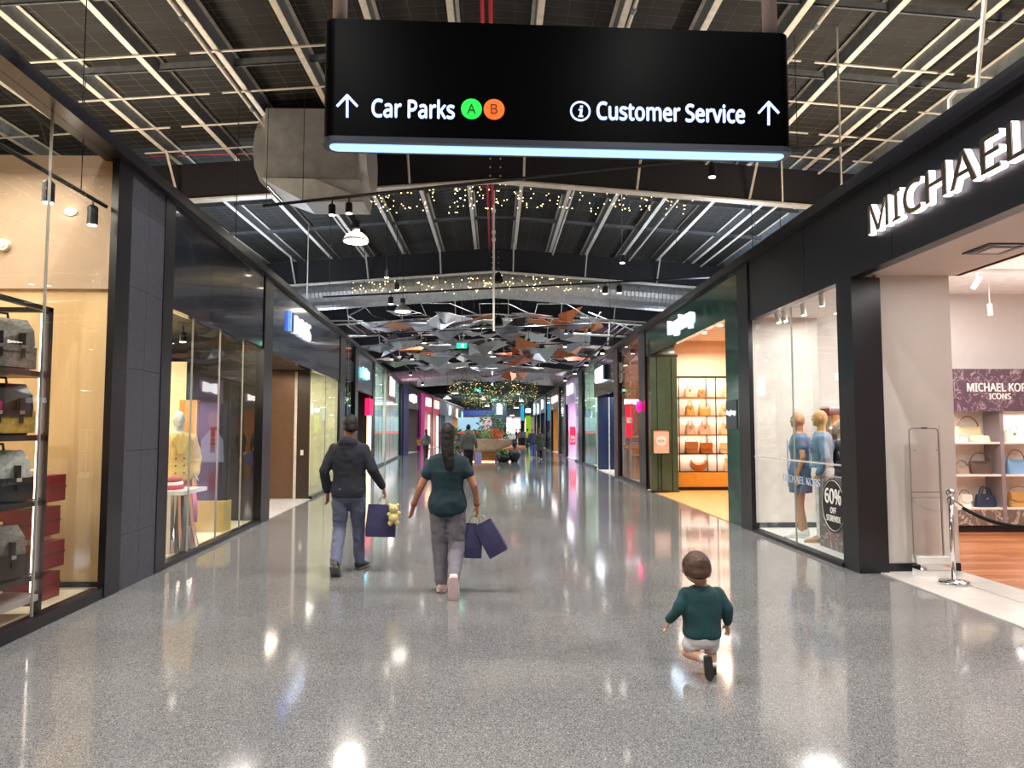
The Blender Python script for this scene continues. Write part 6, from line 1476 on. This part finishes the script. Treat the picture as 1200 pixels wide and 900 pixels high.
def to_world(root, v, s):
    return Matrix.Translation(root.location) @ Matrix.Rotation(root.rotation_euler.z, 4, 'Z') @ (Vector(v) * s)
def shopping_bag(label, top, w_, h, d, rz, tilt, m, name='shopping_bag', hm=None, drop=.13):
    t = thing(name, label, 'shopping bag', tuple(top), rz); M = Matrix.Rotation(tilt, 4, 'Y')
    b_ = MB(); z0 = -drop - h; z1 = -drop; wt = w_ * .96; dt = d * .35
    R = []
    for z, ww, dd in ((z0, w_, d), (z0 + h * .3, w_, d * .95), (z0 + h * .65, w_ * .98, d * .7), (z1, wt, dt)):
        R.append([(-ww / 2, -dd / 2, z), (0, -dd / 2 - .004, z), (ww / 2, -dd / 2, z), (ww / 2 + (.0 if z > z0 else 0) - (.02 if z0 < z < z1 else 0), 0, z), (ww / 2, dd / 2, z), (0, dd / 2 + .004, z), (-ww / 2, dd / 2, z), (-ww / 2 + (.02 if z0 < z < z1 else 0), 0, z)])
    b_.rings(R); b_.xf(M); b_.build('bag_body', m, t, local=True)
    hb = MB(); hb.box(-wt / 2, wt / 2, -dt / 2 - .003, -dt / 2, z1 - .03, z1 + .002); hb.xf(M); hb.build('folded_rim', m, t, local=True)
    for sy in (-1, 1): MB().tube([(-.05, sy * dt / 2, z1 - .02), (-.045, sy * dt / 3, z1 + .06), (0, 0, -.005), (.045, sy * dt / 3, z1 + .06), (.05, sy * dt / 2, z1 - .02)], .0035, 5).xf(M).build('rope_handle', hm or mat('rope_tan', 'b89a78', .8), t, local=True)
    return t
m_navybag = mat('navy_paper', '2f2d52', .5, var=.08, bump=.15, bscale=18)
hp = to_world(man, MJ['wrR'], ms) + Vector((.035, .01, -.115))
shopping_bag('navy paper shopping bag with a yellow toy, carried by the man in the hooded top', (hp.x - .04, hp.y, hp.z), .33, .36, .13, .25, .06, m_navybag, drop=.08)
ty = thing('plush_toy', 'pale yellow plush toy hanging out of the man’s navy bag'.replace('’', ''), 'plush toy', (hp.x + .10, hp.y - .1, hp.z - .12)); ty['label'] = 'pale yellow plush toy hanging out of the navy bag of the walking man'
b_ = MB()
for c, r in (((0, 0, 0), .055), ((0, 0, -.1), .06), ((-.045, 0, .045), .022), ((.045, 0, .045), .022), ((-.05, 0, -.06), .026), ((.06, 0, -.05), .026), ((-.035, -.01, -.16), .03), ((.04, -.01, -.155), .03)): b_.ball(c, r, 12)
me = remeshed(b_, .006, 3); wrinkle(me, .003, 60, 60); pb_ = obj_from(me, 'plush_body', cloth('yellow_plush', 'cdbf80'), ty)
for sx in (-.018, .018): MB().ball((sx, -.052, .01), .006, 6).build('button_eye', m_black, ty, local=True)
# ---- woman in the teal t-shirt
pw = dict(elL=(-.285, -.03, 1.10), wrL=(-.365, .03, .90), hdL=(-.22, .25, -1), thL=(.5, 1, 0), curlL=22,
          elR=(.285, -.04, 1.12), wrR=(.315, .06, .90), hdR=(.03, .1, -1), thR=(-.3, 1, 0), curlR=75,
          knL=(-.085, .10, .49), anL=(-.06, .02, .085), ftL=(-.08, 1, 0), knR=(.10, .03, .5), anR=(.09, -.33, .215), ftR=(.02, .28, -.96), upR=(0, 1, .28))
WX, WY = -.475, 7.18
wom, WJ, ws_ = human('person', 'woman in dark teal t-shirt and grey joggers walking away with two navy bags', 'person', (WX, WY, 0), 0, 1.655, pw, 'a8705a',
    top=cloth('teal_tshirt', '152f38'), bottom=cloth('grey_joggers', '6f6c76'), shoes=(mat('pink_sneaker', 'd8b8b8', .6), mat('sole_pink', 'cdb5b8', .6)), hair='14100f', hairstyle='long', female=True, sleeve=.5, hem=.79, topfit=.026, botfit=(.02, .035, .028), cuff=.93, seedv=3)
for k, lab in (('L', 'l'), ('R', 'r')):
    p = WJ['wr' + k] * ws_; d_ = (WJ['wr' + k] - WJ['el' + k]).normalized(); q = p - d_ * .015
    for j, c_ in enumerate(('7a2a1c', 'a8733a')):
        q2 = q - d_ * .014 * j; a1_ = d_.orthogonal().normalized(); a2_ = d_.cross(a1_); MB().tube([q2 + a1_ * .032 * math.cos(t_) + a2_ * .032 * math.sin(t_) for t_ in np.linspace(0, 6.283, 15)[:-1]], .0045, 5, closed=True).build('bracelet', mat('bangle_' + c_, c_, .4, .4), wom, local=True)
hp = to_world(wom, WJ['wrR'], ws_) + Vector((.005, .01, -.11))
shopping_bag('upright navy paper bag in the right hand of the woman in teal', (hp.x - .03, hp.y, hp.z), .17, .34, .12, .15, .06, m_navybag, drop=.07)
shopping_bag('tilted navy paper bag swinging outward from the hand of the woman in teal', (hp.x + .01, hp.y - .02, hp.z), .20, .35, .12, -.1, -.52, m_navybag, drop=.07)
# ---- toddler
KX, KY = 1.40, 4.78
CH = dict(H=1.0, torso=[(.17, .05, .05), (.21, .095, .08), (.27, .112, .09), (.34, .108, .085), (.42, .112, .085), (.5, .11, .078), (.54, .095, .065), (.56, .06, .05), (.575, .04, .04), (.6, .036, .038), (.63, .036, .038)], hip=(.052, 0, .235), sh=(.105, 0, .52), head=(-.035, .0, .692), hs=(.086, .094, .1), r_arm=(.034, .025, .018), r_leg=(.056, .041, .027), hk=.62, fk=.52, waist=.275, tx=-.0, neck_z=.565)
kp = dict(elL=(-.165, -.03, .43), wrL=(-.215, .02, .345), hdL=(-.25, .3, -1), thL=(.3, 1, 0), elR=(.165, -.02, .42), wrR=(.125, -.02, .315) , hdR=(.1, .2, -1), thR=(-.3, 1, 0), curlR=40, curlL=30,
          knL=(-.085, .05, .125), anL=(-.01, -.13, .135), ftL=(.05, -.1, -1), upL=(0, 1, -.1), knR=(.065, .03, .13), anR=(.068, .0, .045), ftR=(.15, 1, 0))
kp['wrR'] = (.175, .01, .325)
kid, KJ, ks_ = human('person', 'toddler in dark teal sweatshirt and white shorts stepping across the floor, bare legs', 'person', (KX - .02, KY, 0), 0, 1.0, kp, 'c99880',
    top=cloth('teal_sweatshirt', '123a3e'), bottom=cloth('white_shorts', 'd4d2d6'), shoes=(mat('black_sneaker', '17171a'), mat('black_sole', '202022', .6)), hair='4a342a', spec=CH, vox=.0055, hem=.245, topfit=.018, cuff=-.62, botfit=(.010, .016, .016), sleeve=1.0, seedv=8)
for k in ('L', 'R'):
    A = KJ['an' + k]; kn = KJ['kn' + k]; MB().tube([A, A.lerp(kn, .28)], [.028, .031], 12).build('sock', m_white if k == 'R' else mat('pale_sock', 'dccfc8', .8), kid, local=True, smooth=True)
# ---- farther people
g_, GJ, gs = human('person', 'man in olive grey hooded jacket walking in mid distance with a lilac bag', 'person', (-1.0, 26.8, 0), 0, 1.78, dict(walk, elR=(.27, -.03, 1.14), wrR=(.3, .06, .9), curlR=70), '9a6a52',
    top=cloth('olive_hoodie', '5e5f58'), bottom=cloth('charcoal_trousers', '26262e'), shoes=(m_black, m_white), hair='1a1412', hood=True, vox=.014, topfit=.03, hem=.84)
hp = to_world(g_, GJ['wrR'], gs); shopping_bag('pale lilac paper bag carried by the mid distance man in olive grey', (hp.x + .06, hp.y, hp.z - .1), .26, .46, .12, .3, .0, mat('lilac_paper', '8f8cc0', .5), drop=.06, hm=m_white)
human('person', 'long haired woman in grey top and brown trousers by the red left shopfront', 'person', (-3.7, 38.3, 0), .15, 1.6, walk, 'a87860', top=cloth('grey_top', '54565e'), bottom=cloth('brown_trousers', '3a2426'), shoes=(m_black, m_black), hair='1c1210', hairstyle='long', female=True, vox=.016)
t_ = handbag('tan shoulder bag carried by the long haired woman at the left', (-4.05, 38.3, .75), .3, .3, .14, tanl, 'flap')
human('person', 'person in long dark olive coat walking at the right past the shopfronts', 'person', (2.42, 38.2, 0), 0, 1.66, walk, 'b08468', bottom=cloth('dark_leggings', '1c1c22'), shoes=(mat('pale_trainer', 'c8c0b8', .6), m_white), hair='6a4a32', female=True, coat=(cloth('olive_coat', '343a30'), .5), vox=.016)
human('person', 'person in navy jacket and blue jeans just left of the long olive coat', 'person', (2.15, 40.5, 0), 0, 1.68, walk, 'b08468', top=cloth('navy_jacket', '2a3348'), bottom=cloth('blue_jeans', '3d4f86'), shoes=(m_black, m_white), hair='7a6a58', vox=.016, topfit=.035)
human('person', 'person in black puffer jacket and pale trousers added for a reflection in the left window', 'person', (-7.45, 20.3, 0), .3, 1.74, dict(walk), 'c07058', top=cloth('black_puffer', '15161c'), bottom=cloth('pale_trousers', 'b8b4b8'), shoes=(m_white, m_white), hair='b84a38', hood=True, vox=.014, topfit=.06, hem=.88)  # solid figure standing in for a mirrored shopper in the pane
for k, (px, Y, c1, c2, lab) in enumerate(((614, 70, '6f9ac0', '2c3040', 'distant person in light blue top by the food counters'), (609, 66, '8a5a50', '26262c', 'distant person in brown red top beside the light blue one'), (618, 64, 'd8c030', '1c1c20', 'distant person in yellow top near the lime column'), (605, 74, '3a3c44', '2a2a30', 'distant person in dark clothes left of the others'))):
    x = (px - 580) / FOC * Y; human('person', lab, 'person', (x, Y, 0), .5 * k, 1.66, stand, 'a87860', top=cloth('far_top_' + c1, c1), bottom=cloth('far_leg_' + c2, c2), shoes=(m_black, m_black), hair='1a1412', vox=.03, face=False)
# ---- mannequins
m_mwhite = mat('mannequin_white', 'd9dde2', .25)
def lapels(root, s, m):
    pass
mp1 = dict(stand, elL=(-.25, -.05, 1.12), wrL=(-.22, .05, .9), elR=(.25, -.05, 1.12), wrR=(.22, .04, .9), anL=(-.1, .02, .08), anR=(.1, -.06, .08), ftL=(-.3, 1, 0), ftR=(.3, 1, 0))
def head_bald(): return None
blz, BJ, bs = human('mannequin', 'pale headed mannequin in a mustard double breasted blazer in the left window', 'mannequin', (-4.5, 10.2, .03), math.pi * 1.2, 1.84, mp1, 'c9d2d6', top=cloth('mustard_blazer', 'dcc07c'), bottom=cloth('rose_trousers', 'b8788a'), shoes=(m_mwhite, m_mwhite), female=False, vox=.01, face=False, hem=.76, topfit=.035)
for zz in (1.18, 1.08, .98):
    for x in (-.055, .055): MB().ball((x, .168 if zz > 1 else .17, zz), .012, 8).build('button', mat('button_dark', '3a2c1c', .4), blz, local=True)
MB().prism([(-.02, .185, 1.24), (-.11, .165, 1.44), (-.03, .15, 1.54), (.02, .19, 1.26)], (0, .014, 0)).build('lapel', cloth('mustard_blazer', 'dcc07c'), blz, local=True)
MB().prism([(.02, .185, 1.24), (.11, .165, 1.44), (.03, .15, 1.54), (-.02, .19, 1.26)], (0, .014, 0)).build('lapel', cloth('mustard_blazer', 'dcc07c'), blz, local=True)
B_ = MB().box(-.2, .2, -.2, .2, -.03, -.01).build('base_plate', m_chrome, blz, local=True)
den = cloth('denim', '66809a'); dend = cloth('denim_dress', '50708c')
skm = 'b9815a'
ma, AJ, as_ = human('mannequin', 'tan mannequin in blue denim dress and white sneakers, farther in the right window', 'mannequin', (4.48, 10.35, .06), math.radians(72), 1.80, dict(mp1, elL=(-.24, -.02, 1.12), wrL=(-.22, .06, .88)), skm, top=dend, shoes=(m_white, m_white), female=True, sleeve=.45, hem=.74, topfit=.018, vox=.009, face=True)
q_ = MB().oval_loft([(0, 0, .62, .20, .155), (0, 0, .8, .198, .15), (0, 0, 1.0, .178, .132), (0, 0, 1.1, .155, .118)], 28).xf(Matrix.Scale(as_, 4)); me = remeshed(q_, .01, 2); wrinkle(me, .012, 10, 4); obj_from(me, 'skirt', dend, ma)
for sx in (-1, 1): MB().box(sx * .05, sx * .15, .155, .168, .95, .97).build('pocket_flap', dend, ma, local=True)
MB().box(-.006, .006, .16, .175, .72, 1.4).build('placket', cloth('denim_seam', '8db0d4'), ma, local=True)
mb_, BJ2, bs2 = human('mannequin', 'tan mannequin in light denim jacket and white trousers, nearer in the right window', 'mannequin', (4.58, 9.85, .06), math.radians(64), 1.82, mp1, 'c79a5e', top=den, bottom=cloth('white_trousers', 'dddad8'), shoes=(mat('tan_sandal', 'a8825c', .5), mat('tan_sandal', 'a8825c')), female=True, hem=.99, topfit=.026, botfit=(.015, .02, .035), vox=.009, face=True)
for sx in (-1, 1): MB().box(sx * .05, sx * .14, .15, .166, 1.2, 1.28).build('chest_pocket', cloth('denim_seam', '8db0d4'), mb_, local=True)
MB().box(-.012, .012, .15, .17, 1.02, 1.45).build('placket', cloth('denim_seam', '8db0d4'), mb_, local=True)
human('mannequin', 'third mannequin in dark floral jacket behind the plinth in the right window', 'mannequin', (4.93, 10.0, .06), math.radians(60), 1.68, mp1, 'cdbba0', top=mat('floral_jacket', '22222e', .8, var=.9, scale=38), bottom=cloth('dark_trousers', '23232b'), shoes=(m_black, m_black), hair='b9a888', hairstyle='long', female=True, vox=.01)
human('mannequin', 'pale mannequin in green top and jeans behind the brownish right window', 'mannequin', (5.0, 21.9, .02), 2.6, 1.74, mp1, 'd8d4d0', top=cloth('green_top', '4a6a58'), bottom=cloth('blue_jeans', '3d4f86'), shoes=(m_white, m_white), female=True, vox=.014, face=False)
